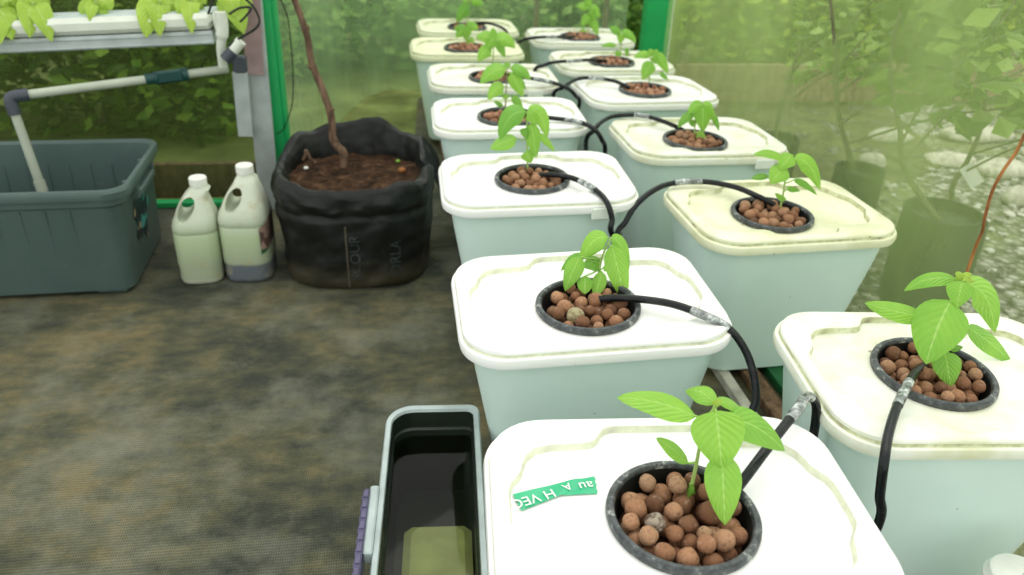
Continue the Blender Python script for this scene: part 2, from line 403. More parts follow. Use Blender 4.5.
netwall('wall_left', [(-2.6,2.12), (-.36,2.12)], 1.9, NET_L)
netwall('wall_back', [(-.295,2.12), (-.24,2.7), (-.12,3.2), (-.02,3.34), (.98,3.32)], 1.9, NET_B)
netwall('wall_right', [(1.10,3.22), (.885,.30), (.83,-.5)], 1.9, NET_R)
struct(B().box((-1.45, 2.09, .009), (1.1, .012, .009), bev=.003).out('trim_1', GREEN))
struct(B().box((-1.45, 2.16, .05), (1.1, .01, .05), bev=.002).out('trim_2', BROWN_W))

def post(name, label, c, wx, wy, strip):
    t = thing(name, label, 'post', (c[0], c[1], 0))
    B().box((0, 0, .95), (wx/2, wy/2, .95), bev=.004).out('post_body', GREEN, t)
    B().box((wx/2+.0045, 0, .95), (.004, wy/2*.9, .95), bev=.001).out('batten', strip, t)
    return t
post('green_post', 'left green painted frame post between the steel stand and the black grow bag', (-.316, 2.115), .056, .05, GREEN)
post('green_post', 'green painted frame post behind the right row of white bins', (1.062, 3.18), .105, .06, PVC)

# ---------------------------------------------------------------- bins
CONT = [(0,.118),(.045,.118),(.054,.1155),(.060,.108),(.064,.099),(.071,.093),(.085,.0905),(.115,.0895),(.131,.085),(.142,.074),(.147,.060),(.149,.050),(.155,.040),(.161,.032),(.163,.020),(.163,0)]
CONTOUR = []
CONTOUR += [(x, y) for x, y in CONT[::-1]] + [(-x, y) for x, y in CONT[1:]]
CONTOUR += [(-x, -y) for x, y in CONT[::-1][1:]] + [(x, -y) for x, y in CONT[1:-1]]
HW, HD = .18, .1336
def lid_mesh(hole):
    C = hole; R = []
    def o(hw, hd, r, z): return polar(rrect(hw, hd, r, z, 10), z, C)
    cont = lambda s, z: polar([(x*s, y*s) for x, y in CONTOUR], z, C)
    circ = lambda r, z: [np.array((C[0]+r*math.cos(q), C[1]+r*math.sin(q), z)) for q in np.linspace(-math.pi, math.pi, NA, endpoint=False)]
    R = [o(HW-.010, HD-.010, .050, -.026), o(HW-.001, HD-.001, .058, -.0275), o(HW+.004, HD+.004, .062, -.025), o(HW+.0055, HD+.0055, .063, -.017),
         o(HW+.004, HD+.004, .062, -.0115), o(HW+.0005, HD+.0005, .060, -.0105), o(HW-.0005, HD-.0005, .059, -.0085), o(HW, HD, .060, -.006), o(HW-.001, HD-.001, .059, -.002), o(HW-.005, HD-.005, .056, 0),
         cont(1.012, 0), cont(1.0, -.001), cont(.988, -.0092), cont(.975, -.0102), circ(.0735, -.0102), circ(.0660, -.0102), circ(.0660, -.0135)]
    b = B(); b.rings(R); n = NA
    fm = []
    for i in range(len(R)-1): fm += [1 if i in (5, 6, 11) else 0]*n
    b.M = fm
    return b
def bucket(pos, rz, label, tint, stain, hole, tab=False, tilt=(0,0,0)):
    tx, ty, dz = tilt; c_, s_ = math.cos(rz), math.sin(rz)
    t = thing('bucket', label, 'bin', (pos[0]+.3*(tx*c_-ty*s_), pos[1]+.3*(tx*s_+ty*c_), .02+dz), rz, 'white bins in two rows')
    t.rotation_euler = (ty, -tx, rz)
    # body
    bz = LIDZ-.02
    prof = [(.128-.012,.088-.012,.035,0.0),(.128-.004,.088-.004,.042,.001),(.128,.088,.045,.005),(.1445,.1025,.048,.11),(.1635,.1185,.050,.23),(.1685,.1225,.051,bz-.030),(.172,.126,.052,bz-.028),(.1725,.1265,.052,bz-.012)]
    b = B(); rs = [rrect(hw, hd, r, z, 9) for hw, hd, r, z in prof]
    ins = [rrect(.170, .124, .050, bz-.012, 9), rrect(.161, .116, .048, .23, 9), rrect(.126, .086, .042, .008, 9)]
    b.rings(rs+ins, True, True)
    b.out('body', BUCKET, t)
    lb = lid_mesh(hole); lb.V = [tuple(np.array(v)+np.array((0,0,bz))) for v in lb.V]
    lo = lb.out('lid', None, t, mats=[LID, GROOVE], sharp=50); lo.color = (*tint, stain)
    if tab:
        tb = B().box((.105, -HD-.006, bz-.0245), (.022, .003, .0115), bev=.002).out('clip_tab', LID, lo); tb.color = (.80,.85,.76,.05)
    return t
TILT = {'L1':(.006,.004,0),'L2':(.034,.015,.004),'L3':(.026,.012,.004),'L4':(.016,0,.002),'R1':(-.006,.028,.003),'R2':(0,.016,.001),'R3':(-.012,.010,.002),'R4':(-.007,.010,.001)}   # bins standing a little askew
BINS = {
 'L1': ((.2570,.531), -.080, 'nearest white lidded bin, a strip of green tape on its lid', (.90,.90,.885), .12, False),
 'L2': ((.2584,.9430), -.010, 'white bin just behind the one with green tape, drooping basil in it', (.90,.90,.875), .16, False),
 'L3': ((.2670,1.418), -.022, 'third white bin from the front in the left row, beside the black grow bag', (.90,.90,.88), .10, True),
 'L4': ((.2753,1.866), -.027, 'fourth white bin from the front in the left row, tall basil in it', (.90,.90,.87), .16, False),
 'L5': ((.2855,2.265), -.01, 'fifth white bin from the front in the left row', (.87,.87,.80), .5, True),
 'L6': ((.245,2.66), -.01, 'yellowed white bin, second from the back end of the left row', (.82,.83,.58), .6, False),
 'L7': ((.282,3.03), .01, 'rearmost white bin of the left row, yellowed lid, by the back net wall', (.82,.83,.62), .6, False),
 'R1': ((.6642,.7198), -.0896, 'nearest white bin of the right row, large upright basil and green stained lid edge', (.86,.875,.77), .8, False),
 'R2': ((.6855,1.2446), .0531, 'second right row bin, its lid evenly yellowed and speckled', (.84,.84,.62), .85, False),
 'R3': ((.6882,1.6735), .0434, 'third bin in the right row, rounded basil and clip tab at lid front', (.86,.87,.77), .7, True),
 'R4': ((.6893,2.1019), .0848, 'fourth bin from the front in the right row, clean white lid', (.90,.90,.87), .22, False),
 'R5': ((.688,2.46), .02, 'fifth bin from the front in the right row, in front of the green post', (.86,.86,.77), .6, False),
 'R6': ((.673,2.86), .01, 'rearmost white bin of the right row, left of the green post', (.86,.86,.80), .5, False),
}
POTC = {'L1':(.2580,.522),'L2':(.259,.919),'L3':(.2625,1.415),'L4':(.272,1.842),'L5':(.288,2.246),'L6':(.244,2.647),'L7':(.282,3.022),
        'R1':(.6485,.722),'R2':(.666,1.222),'R3':(.673,1.645),'R4':(.691,2.098),'R5':(.688,2.45),'R6':(.673,2.848)}
WHERE = {'L1':'in the nearest bin, beside the green tape','L2':'in the second bin of the left row','L3':'in the third bin of the left row','L4':'in the fourth bin of the left row',
 'L5':'in the fifth bin of the left row','L6':'in the next to last bin of the left row','L7':'in the rearmost bin of the left row',
 'R1':'in the nearest bin of the right row','R2':'in the yellowed second bin of the right row','R3':'in the third bin of the right row','R4':'in the fourth bin of the right row',
 'R5':'in the fifth bin of the right row','R6':'in the rearmost bin of the right row'}
for k, (pos, rz, label, tint, stain, tab) in BINS.items():
    d = np.array(POTC[k])-np.array(pos); c, s = math.cos(-rz), math.sin(-rz)
    bucket(pos, rz, label, tint, stain, (c*d[0]-s*d[1], s*d[0]+c*d[1]), tab, TILT.get(k, (0,0,0)))
# ---- net pots
RI = .0645
def net_pot(k):
    x, y = POTC[k]
    t = thing('net_pot', 'round black pot %s' % WHERE[k], 'pot', (x, y, LIDZ-.075+TILT.get(k, (0,0,0))[2]), 0, 'black pots in the bin lids')
    tl_ = TILT.get(k, (0,0,0)); t.rotation_euler = (tl_[1], -tl_[0], BINS[k][1])
    z = .075
    B().lathe([(.0645, z-.0102), (.0722, z-.0100), (.0732, z-.0075), (.0726, z-.003), (.0705, z-.001), (.0665, z-.001), (RI+.0006, z-.0025), (RI, z-.006)], n=56).out('rim', RIM, t)
    B().lathe([(.0650, z-.0100), (.059, z-.06), (.0555, .002), (.0535, 0), (.001, 0), (.001, .003), (.052, .004), (.0565, z-.06), (RI, z-.006)], n=44).out('cup', CUP, t)
    # gravel-dark underside layer that the pebbles lie on
    B().lathe([(.0605, z-.038), (.045, z-.036), (.02, z-.039), (.001, z-.037)], n=36).out('lower_fill', MEDIUM, t)
    return t
for k in POTC: net_pot(k)
# ---- clay pebbles
def peb_mesh(i):
    import bmesh
    bm = bmesh.new(); bmesh.ops.create_icosphere(bm, subdivisions=3, radius=1)
    for v in bm.verts:
        p = v.co.copy(); v.co = p*(1+.10*noise.noise(p*1.1+Vector((i*7,0,0)))+.035*noise.noise(p*3.5+Vector((i*3,5,0))))
    me = bpy.data.meshes.new('clay_pebble'); bm.to_mesh(me); bm.free(); me.materials.append(PEB)
    me.polygons.foreach_set('use_smooth', [True]*len(me.polygons)); return me
PM = [peb_mesh(i) for i in range(6)]
def fill(k, n, seedv):
    r_ = random.Random(seedv); out = []; cx, cy = POTC[k]; zf = LIDZ-.0345
    fixed = {'L2': [(-.024,-.021,.0125,'pale')], 'L1': [(-.0305,-.0085,.0100,'grey')]}.get(k, [])
    for dx, dy, r, kind in fixed: out.append((dx, dy, LIDZ-r*.55, r, kind))
    fails = 0
    while len(out) < n and fails < 40:
        r = r_.choice((.0076,.0084,.009,.0095,.010,.0105,.0115)); best = None
        for _ in range(120):
            a = r_.uniform(0, 2*math.pi); d = math.sqrt(r_.random())*(RI-.0018-r); x, y = d*math.cos(a), d*math.sin(a)
            z = zf+r
            for (X, Y, Z, R_, _k) in out:
                h2 = (r+R_)**2*.99-(x-X)**2-(y-Y)**2
                if h2 > 0: z = max(z, Z+math.sqrt(h2))
            if best is None or z < best[2]: best = (x, y, z, r, '')
        if best[2]+best[3] > LIDZ+.0065: fails += 1; continue
        out.append(best)
    return [(cx+x, cy+y, z, r, kd) for x, y, z, r, kd in out]
def label_peb(k, kd):
    if kd == 'pale': return 'large pale olive clay pebble in the second pot of the left row'
    if kd == 'grey': return 'scuffed pebble with pale bands in the pot beside the green tape'
    return 'small round brown clay pebble %s' % WHERE[k]
NP = {'L1':62,'R1':52,'L2':54,'R2':48,'L3':44,'R3':40}
stuffV = B()
for q, k in enumerate(POTC):
    if k in NP:
        allp = sorted(fill(k, 140, 11+q), key=lambda p: -p[2]-(1 if p[4] else 0))
        for x, y, z, r, kd in allp[NP[k]:]: stuffV.sphere((x, y, z), r*.97, 12, 8)   # the deeper ones
        for x, y, z, r, kd in allp[:NP[k]]:
            o = bpy.data.objects.new('clay_pebble', random.choice(PM)); COL.objects.link(o)
            o.location = (x, y, z); o.scale = (r*.985,)*3; o.rotation_euler = (random.uniform(0,6),random.uniform(0,6),random.uniform(0,6))
            tag(o, label_peb(k, kd), 'pebble', None if kd else 'clay pebbles '+WHERE[k])
            if kd:
                o.data = o.data.copy(); o.data.materials[0] = PEB_PALE if kd == 'pale' else PEB_GREY
    else:
        for x, y, z, r, kd in fill(k, 90, 11+q): stuffV.sphere((x, y, z), r*.97, 10, 7)
def m_peb_mass():
    k = N('clay_pebble_mass'); g = k.n('ShaderNodeNewGeometry').outputs['Random Per Island']
    k.bsdf(k.ramp(g, [(0, (.17,.08,.045)), (.5, (.35,.17,.10)), (1, (.50,.29,.18))]), .75, .25); return k.m
tag(stuffV.out('clay_pebbles', m_peb_mass()), 'brown clay pebbles deep in the pots and filling the far pots of both rows', 'pebbles', None, 'stuff')

# ---------------------------------------------------------------- basil
def leaf_geo(P0, P1, P2, W, nrm, cup=.25, curl=0.0, nl=14, nw=6, tipw=1.0, wave=.05):
    V, Fc, U = [], [], []
    P0, P1, P2 = map(lambda p: np.asarray(p, float), (P0, P1, P2)); ph = random.random()*6
    for i in range(nl+1):
        t = i/nl; p = (1-t)**2*P0+2*t*(1-t)*P1+t*t*P2; T = 2*(1-t)*(P1-P0)+2*t*(P2-P1); T /= np.linalg.norm(T)+1e-9
        n_ = nrm-T*(nrm@T); n_ /= np.linalg.norm(n_)+1e-9; S = np.cross(T, n_)
        wd = W*.5*max(.015, (math.sin(math.pi*min(1, t**.78*.985+.015)))**.66*(1-.14*t))
        for j in range(nw+1):
            u = 2*j/nw-1
            q = p + S*wd*u - n_*wd*cup*(u*u)*1.0 + n_*wd*wave*math.sin(9*t+ph+u*1.5)*abs(u) + n_*wd*.10*(1-abs(u))*-1*0
            V.append(q); U.append((j/nw, t))
    for i in range(nl):
        for j in range(nw): a = i*(nw+1)+j; Fc.append((a, a+1, a+nw+2, a+nw+1))
    return V, Fc, U
def basil(k, label, stem, leaves, mat=BASIL, r0=.0023, stem_mat=STEM, petioles=True):
    b0 = pz(stem[0][0], stem[0][1], LIDZ-.014); Y = b0[1]
    t = thing('basil_plant', label, 'plant', tuple(b0), 0, 'young basil plants in the bins')
    pts = [b0-np.array((0,0,.012))] + [b0] + [py(u, v, Y+(q[0] if q else 0)) for u, v, *q in stem[1:]]
    sp = smoothpath(pts, 6); L = len(sp)
    B().tube(sp, [r0*(1-.45*i/L) for i in range(L)], 8).out('stem', stem_mat, t, loc=b0)
    spn = np.array(sp)
    for lf in leaves:
        bx, by, tx, ty, wpx, db, dt, arch = lf[:8]; opt = lf[8] if len(lf) > 8 else {}
        P0 = py(bx, by, Y+db); P2 = py(tx, ty, Y+dt)
        mx, my = (bx+tx)/2, (by+ty)/2
        P1 = py(mx+opt.get('ax', 0), my-2*arch, Y+(db+dt)/2)
        W = wpx/F_PX*depth((P0+P2)/2)*opt.get('k', 1.18)
        toc = CAM-(P0+P2)/2; toc /= np.linalg.norm(toc)
        nrm = toc*opt.get('c', .8)+np.array((opt.get('nx', 0), 0, opt.get('u', .45)))
        V, Fc, U = leaf_geo(P0, P1, P2, W, nrm/np.linalg.norm(nrm), opt.get('cup', .28))
        b = B(); b.add(V, Fc, 0, U)
        # petiole back to the stem
        i = int(np.argmin(np.linalg.norm(spn-P0, axis=1)+.6*np.maximum(0, spn[:,2]-P0[2]))); A = spn[i]
        if np.linalg.norm(A-P0) > .001:
            b.tube([A, (A+P0)/2+np.array((0,0,-.001)), P0, P0*.85+np.array(V[7*3+3])*.15], r0*.5, 6)
        b.out('leaf', opt.get('m', mat), t, loc=b0, sharp=None, uv=True)
    return t
D = BASIL_D
basil('L1', 'bright green basil plant in the nearest bin, above the green tape', [(690,494),(696,466),(701,440),(708,418),(717,405)], [
 (695,416,617,398,27, .0,.01,5, {'u':.9}), (716,411,722,470,48,-.008,-.030,3,{'c':1.0,'u':.2,'cup':.18}), (722,455,725,525,33,-.022,-.060,2,{'c':1.0,'u':.1}),
 (729,418,785,451,31, .004,.004,7), (715,404,685,391,20, .010,.040,6,{'u':1.0}), (719,403,747,416,17, .010,.030,6,{'u':1.0}),
 (688,463,656,438,14, .0,.0,2), (716,405,722,400,7,-.002,.0,1,{'m':LETT}), (718,406,712,401,6,.0,.004,1,{'m':LETT}), (697,434,694,441,4,.0,-.004,0,{'m':D}), (692,488,688,498,6,-.004,-.006,1), (690,484,695,495,5,-.003,-.004,1)])
basil('R1', 'largest basil plant, broad front leaf, in the nearest bin of the right row', [(933,371),(938,345),(950,305),(961,284)], [
 (951,301,926,364,46,-.014,-.045,4,{'c':1,'u':.2,'ax':-2}), (925,317,865,303,19,.0,.0,-1,{'u':.3}), (957,280,904,291,16,.005,.015,7,{'u':.9}),
 (963,281,957,308,23,-.010,-.022,3), (968,285,995,333,27,.004,.004,12,{'ax':9}), (968,328,1013,364,20,.01,.005,3), (945,352,951,387,24,-.022,-.046,2),
 (950,350,963,347,7,.004,.006,1,{'m':D}), (963,280,972,274,8,.0,.004,2,{'m':LETT}), (962,280,955,274,8,.0,.004,2,{'m':LETT}), (964,280,975,282,8,-.003,.0,2,{'m':LETT})])
basil('L2', 'drooping basil plant in the second bin of the left row, crisp and small', [(597,288),(600,266),(604,252),(610,240)], [
 (608,238,580,261,20,.0,-.004,9,{'u':.7}), (580,257,565,291,17,-.010,-.030,2), (584,256,561,271,10,.012,.018,4,{'m':D}), (612,246,625,301,21,-.010,-.040,2), (611,238,628,274,14,.004,.0,9,{'ax':4}),
 (585,276,585,294,14,-.022,-.042,0), (602,272,595,297,13,-.014,-.040,0), (601,263,583,267,15,.004,.004,2,{'m':D}), (603,268,609,271,6,.002,.0,1), (582,257,606,247,9,.012,.014,3)])
basil('L3', 'basil plant with arching dark and bright leaves in the third bin of the left row', [(528,177),(527,150),(527,122),(527,112)], [
 (526,112,500,140,20,.0,-.004,9,{'ax':-6,'m':D}), (516,138,490,149,15,.002,.0,1), (528,111,547,138,16,.0,.0,9,{'ax':6}), (531,124,536,158,14,-.006,-.012,2), (538,134,555,152,7,.004,.0,2), (526,128,526,139,11,-.006,-.008,1,{'m':D}), (526,151,531,163,13,-.006,-.012,1), (527,112,536,126,14,-.004,-.01,4)])
basil('L4', 'tall basil plant whose leaves hide the pot behind it, fourth in the left row', [(505,113),(506,95),(507,68)], [
 (506,69,480,84,16,.0,-.008,5), (511,69,531,80,12,.0,.0,4,{'m':D}), (511,73,523,97,13,-.006,-.012,2), (514,74,526,90,6,.004,.002,2,{'m':D}), (504,86,488,100,14,-.002,-.012,4), (512,96,523,111,8,-.002,-.006,2,{'m':D}), (503,106,494,101,5,.0,.0,0,{'m':D}), (507,94,503,99,6,-.004,-.006,0), (507,68,508,62,6,.0,.004,1)], stem_mat=STEM_R)
basil('L5', 'basil plant in the fifth bin of the left row, leaves spreading left and right', [(492,75),(493,60),(494,42),(495,38)], [
 (492,48,478,62,13,-.002,-.01,4), (495,38,487,49,14,-.004,-.01,2), (496,40,515,48,15,.0,.0,5), (497,42,505,58,8,-.004,-.006,2,{'m':D}), (495,38,492,28,6,.0,.006,1), (495,40,476,38,12,.004,.004,3)])
basil('L6', 'small low basil plant in the next to last bin of the left row', [(466,47),(467,38),(468,28)], [
 (467,30,456,38,11,-.003,-.01,3), (468,28,478,30,10,.0,.0,3), (467,40,472,47,12,-.006,-.012,1), (466,28,466,40,10,-.006,-.012,1), (468,28,474,23,8,.004,.01,1), (467,29,454,30,8,.004,.0,2,{'m':D})])
basil('L7', 'basil plant in the rearmost bin of the left row, cut by the top edge', [(467,25),(468,12),(470,0)], [
 (470,7,457,23,12,-.004,-.01,5,{'m':D}), (470,0,482,6,12,.0,.0,3), (469,-4,462,-16,12,.0,.0,1), (470,0,460,-4,9,.004,.004,1)])
basil('R2', 'basil plant in the yellowed second bin of the right row, one leaf hanging right', [(779,213),(783,195),(786,172),(789,158)], [
 (785,159,753,155,10,.005,.008,4,{'u':.8}), (793,155,780,170,16,-.006,-.014,2), (786,167,771,184,19,-.010,-.02,2), (795,159,820,190,16,.0,.0,9,{'ax':4}), (794,180,817,195,7,.0,.0,3,{'m':D}), (768,176,751,179,7,.004,.004,1,{'m':D}), (787,189,800,191,6,.002,.002,1,{'m':D}), (786,199,775,193,6,-.004,-.006,-1)])
basil('R3', 'compact rounded basil plant in the third bin of the right row', [(694,141),(695,126),(700,110)], [
 (694,115,678,128,9,.0,-.004,4,{'m':D}), (703,104,688,114,11,.0,-.006,3), (703,106,703,132,17,-.008,-.018,4), (712,115,719,131,6,.0,-.004,3,{'m':D}), (697,133,706,141,9,-.008,-.014,1), (693,120,693,127,7,.004,.002,0,{'m':D}), (703,105,714,122,11,.0,-.006,5)])
basil('R4', 'basil plant in the fourth bin of the right row, by the green post foot', [(649,86),(650,70),(653,56)], [
 (652,62,643,80,13,-.004,-.010,2), (651,56,634,58,8,.0,.0,3), (655,56,668,74,11,.0,-.004,5), (660,73,668,80,5,.0,.0,1,{'m':D}), (653,56,648,50,7,.004,.008,1), (653,57,658,50,7,.004,.008,1), (653,56,655,64,8,-.004,-.008,2)])
basil('R5', 'basil plant in the fifth bin of the right row', [(620,58),(621,45),(622,33)], [
 (616,46,601,47,5,.0,.0,2), (621,33,609,28,8,.0,.0,1,{'m':D}), (622,33,636,43,9,.0,.0,4), (619,51,617,59,6,-.004,-.006,1), (627,48,627,57,4,.0,.0,1,{'m':D}), (622,34,620,44,8,-.004,-.008,2)])
basil('R6', 'basil plant in the rearmost bin of the right row', [(588,36),(589,22),(590,6)], [
 (590,8,576,7,8,.0,.0,2), (590,16,582,26,10,-.004,-.008,2), (591,18,598,36,8,-.004,-.008,2), (590,8,600,18,10,.0,.0,3), (586,31,578,36,6,.0,.0,2), (590,6,586,-4,8,.0,.0,1), (590,10,594,22,9,-.006,-.008,2)])

# ---------------------------------------------------------------- drip hoses
def hose(label, pts, tape=None, r=.0053):
    P = [py(a, b, c) if kk == 'y' else pz(a, b, LIDZ+c) if kk == 'z' else np.array((a, b, c)) for kk, a, b, c in pts]
    base = P[-1]
    t = thing('drip_hose', label, 'hose', tuple(base), 0, 'black drip hoses')
    sp = smoothpath(P, 8)
    B().tube(sp, r, 12).out('hose_body', HOSE, t, loc=base)
    if tape:
        i0, i1 = tape; B().tube(sp[i0:i1], r*1.13, 12).out('tape_wrap', TAPE, t, loc=base)['label'] = 'clear shiny tape wrapped round the hose'
    return t
hose('black hose arching over the back right corner of the nearest bin', [('z',716,512,-.03),('z',738,487,.004),('z',766,450,.020),('z',786,424,.024),('z',798,409,.026),('w',.447,.660,.338),('w',.468,.668,.315),('w',.478,.672,.25),('w',.482,.68,.16),('w',.484,.69,.07)], (26, 44))
hose('black hose running off the right side of the second left row bin', [('z',597,300,-.002),('z',612,298,.006),('z',638,299,.012),('z',672,304,.016),('z',703,315,.017),('y',728,328,.835),('y',744,348,.82),('y',753,372,.80),('y',756,398,.78),('y',750,415,.77),('y',742,432,.765)], (29, 41))
hose('black hose bending down off the third left row bin', [('z',540,175,.0),('z',556,175,.010),('z',575,179,.012),('z',594,189,.012),('z',606,201,.006),('z',612,218,-.02),('z',614,238,-.06),('w',.50,1.34,.12),('w',.50,1.35,.04)], (18, 26))
hose('black hose bending down off the fourth left row bin', [('z',524,115,.0),('z',540,117,.012),('z',560,119,.012),('z',579,122,.012),('z',594,129,.006),('z',602,140,-.02),('z',605,152,-.05),('w',.50,1.78,.14),('w',.50,1.79,.04)], (18, 27))
hose('thin looking black hose bending down off the fifth left row bin', [('z',506,74,.0),('z',522,77,.012),('z',546,81,.012),('z',565,87,.010),('z',575,95,-.01),('z',579,106,-.04),('w',.50,2.20,.12),('w',.50,2.20,.04)], (12, 20))
hose('black hose curving off the rearmost left row bin', [('z',468,24,.006),('z',486,23,.014),('z',498,26,.014),('z',506,31,.008),('z',510,40,-.02),('w',.475,2.96,.22),('w',.48,2.95,.05)])
hose('black hose hanging off the front left edge of the nearest right row bin', [('z',928,364,-.012),('z',915,373,.008),('z',899,402,.016),('z',889,432,.011),('y',884,462,.568),('y',880,495,.566),('y',878,525,.562),('w',.485,.56,.12),('w',.48,.56,.04)], (11, 18))
hose('black hose looping left from the yellowed right row bin', [('z',775,205,.0),('z',757,196,.010),('z',735,187,.013),('z',708,182,.014),('z',683,182,.014),('z',660,187,.010),('z',640,201,-.008),('z',626,221,-.035),('z',619,243,-.07),('w',.465,1.19,.14),('w',.465,1.19,.04)], (26, 36))
hose('black hose looping left from the third right row bin', [('z',683,130,.0),('z',665,122,.012),('z',645,116,.014),('z',627,115,.014),('z',608,118,.010),('z',594,130,-.005),('z',586,150,-.06),('w',.475,1.64,.08),('w',.475,1.64,.03)], (14, 22))
hose('black hose looping left from the fourth right row bin', [('z',630,88,.0),('z',614,81,.012),('z',595,78,.014),('z',578,79,.013),('z',564,87,.0),('z',553,100,-.04),('w',.475,2.08,.10),('w',.475,2.08,.03)], (12, 20))
hose('black hose running straight left from the fifth right row bin', [('z',606,61,.0),('z',590,60,.010),('z',572,61,.013),('z',556,62,.014),('z',545,65,.008),('z',534,74,-.02),('w',.475,2.46,.12),('w',.475,2.46,.03)], (12, 20))
hose('black hose running straight left from the rearmost right row bin', [('z',574,37,.0),('z',560,37,.010),('z',545,37,.013),('z',532,38,.014),('z',521,41,.006),('z',514,50,-.03),('w',.475,2.84,.15),('w',.475,2.84,.03)], (10, 17))

# ---------------------------------------------------------------- slats under the bins
def slat(name, label, x, wd, y0, y1, mat, h=.0198, cat='slat'):
    return tag(B().box((0, (y1-y0)/2, h/2), (wd/2, (y1-y0)/2, h/2), bev=.0015).out(name, mat, None, loc=None), label, cat), x, y0
for args in (('floor_batten', 'pale wooden batten on the floor, leftmost under the right row', .603, .020, .35, 3.05, PALE_W),
             ('wooden_plank', 'brown plank on the floor under the right row of bins', .655, .032, .35, 3.05, BROWN_W),
             ('plastic_strip', 'dark green strip on the floor beside the brown plank', .735, .088, .55, 3.05, GREEN_D),
             ('wooden_plank', 'brown plank under the left edge of the left row of bins', .165, .03, .38, 3.12, BROWN_W),
             ('wooden_plank', 'brown plank under the right edge of the left row of bins', .355, .03, .38, 3.12, BROWN_W)):
    o, x, y0 = slat(*args); o.location = (x, y0, 0)

# ---------------------------------------------------------------- tape strip on the nearest lid
def text_mesh(body, size):
    cu = bpy.data.curves.new('lettering', 'FONT'); cu.body = body; cu.size = size; cu.align_x = 'CENTER'; cu.align_y = 'CENTER'
    o = bpy.data.objects.new('lettering', cu); COL.objects.link(o)
    dg = bpy.context.evaluated_depsgraph_get(); me = bpy.data.meshes.new_from_object(o.evaluated_get(dg))
    V = np.array([v.co[:] for v in me.vertices]); Fc = [tuple(p.vertices) for p in me.polygons]
    bpy.data.objects.remove(o); bpy.data.meshes.remove(me); return V, Fc
TZ = -.0098
tl = [pz(512,495,LIDZ+TZ), pz(572,480,LIDZ+TZ), pz(594,477,LIDZ+TZ)]; bl = [pz(521,511,LIDZ+TZ), pz(561,496,LIDZ+TZ), pz(597,494,LIDZ+TZ)]
TG = simple('green_tape', (.010,.42,.19), .25, .5, var=.06); TWH = simple('tape_print', (.85,.88,.84), .4, .3, var=.02)
tp = thing('tape_strip', 'torn strip of green tape with white letters on the nearest lid', 'tape', tuple((tl[0]+bl[2])/2))
V, Fc = [], []
up_ = np.array((0,0,1.)); nseg = 24
for i in range(nseg+1):
    t = i/nseg*2; a = int(min(t, 1.9999)); q = t-a
    A = tl[a]*(1-q)+tl[a+1]*q; Bq = bl[a]*(1-q)+bl[a+1]*q
    jag = np.array((.0012*(1 if i in (0, nseg) else 0),0,0))
    for j in range(7):
        s = j/6; V.append(A*(1-s)+Bq*s+up_*(.0007+.0012*math.exp(-((t-1)/.16)**2)*(s-.1)+.0004*math.sin(t*7+s*3))+jag*(j % 2))
for i in range(nseg):
    for j in range(6): a = i*7+j; Fc.append((a, a+7, a+8, a+1))
mk('tape_film', V, Fc, TG, tp, loc=(tl[0]+bl[2])/2)
lt = B()
def place_text(body, size, u, v, ang, sx=1.0):
    V, Fc = text_mesh(body, size); c = pz(u, v, LIDZ+TZ)+up_*.0021
    ca, sa = math.cos(ang), math.sin(ang)
    lt.add([c+np.array(((x*sx)*ca-y*sa, (x*sx)*sa+y*ca, 0)) for x, y, _ in V], Fc)
dirv = pz(560,490,LIDZ)-pz(516,503,LIDZ); a0 = math.atan2(dirv[1], dirv[0])
place_text('H VEG', .0165, 533, 500, a0+math.pi); dv2 = pz(595,486,LIDZ)-pz(565,488,LIDZ); a1 = math.atan2(dv2[1], dv2[0])
place_text('au', .0165, 586, 487, a1+math.pi+.1); place_text('A', .0135, 567, 488, a1+math.pi+.4)
lt.out('lettering', TWH, tp, loc=(tl[0]+bl[2])/2, smooth=False, sharp=None)['label'] = 'white upside down lettering'

# ---------------------------------------------------------------- water tub beside the nearest bin
t = thing('storage_tub', 'open grey tub of dark water on the floor beside the nearest bin, purple latch', 'tub', (.0233, .663, 0), -.068)
zt = .15; cx, cyy = .0, .0
def trr(hw, hd, r, z):      # the corners towards the bins are tighter
    o = []
    for cx_, cy_, a0, q in ((1,1,0,.35), (-1,1,90,1), (-1,-1,180,1), (1,-1,270,.35)):
        rr_ = r*q
        for a in np.linspace(a0, a0+90, 9): o.append(np.array((cx_*(hw-rr_)+rr_*math.cos(math.radians(a)), cy_*(hd-rr_)+rr_*math.sin(math.radians(a)), z)))
    return o
HX, HY = .066, .272
b = B(); b.rings([trr(HX-.014,HY-.02,.03,.0), trr(HX-.010,HY-.016,.032,.002), trr(HX-.006,HY-.008,.035,zt-.03), trr(HX-.004,HY-.006,.036,zt-.012)], True, False); b.out('body', TUBG, t)
b = B(); b.rings([trr(HX-.004,HY-.006,.036,zt-.014), trr(HX,HY,.038,zt-.013), trr(HX+.001,HY+.001,.039,zt-.004), trr(HX-.001,HY-.001,.038,zt), trr(HX-.0070,HY-.010,.032,zt), trr(HX-.0080,HY-.012,.031,zt-.004)]); b.out('rim', TUBG, t)
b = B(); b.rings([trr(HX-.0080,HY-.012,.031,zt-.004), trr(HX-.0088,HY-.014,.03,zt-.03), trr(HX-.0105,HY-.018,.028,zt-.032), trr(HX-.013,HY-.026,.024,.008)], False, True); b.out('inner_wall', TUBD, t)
b = B().box((-HX-.005, .045, zt-.004), (.0055, .056, .009), bev=.002)
b.out('latch_mount', TUBG, t)
lo = B().box((-HX-.0145, .012, zt-.012), (.0038, .082, .019), bev=.002)
for q in range(9): lo.box((-HX-.0145, -.058+q*.0175, zt+.0075), (.0030, .0055, .0012), bev=.0006)
for q in range(9): lo.box((-HX-.0186, -.058+q*.0175, zt-.008), (.0012, .0055, .010), bev=.0006)
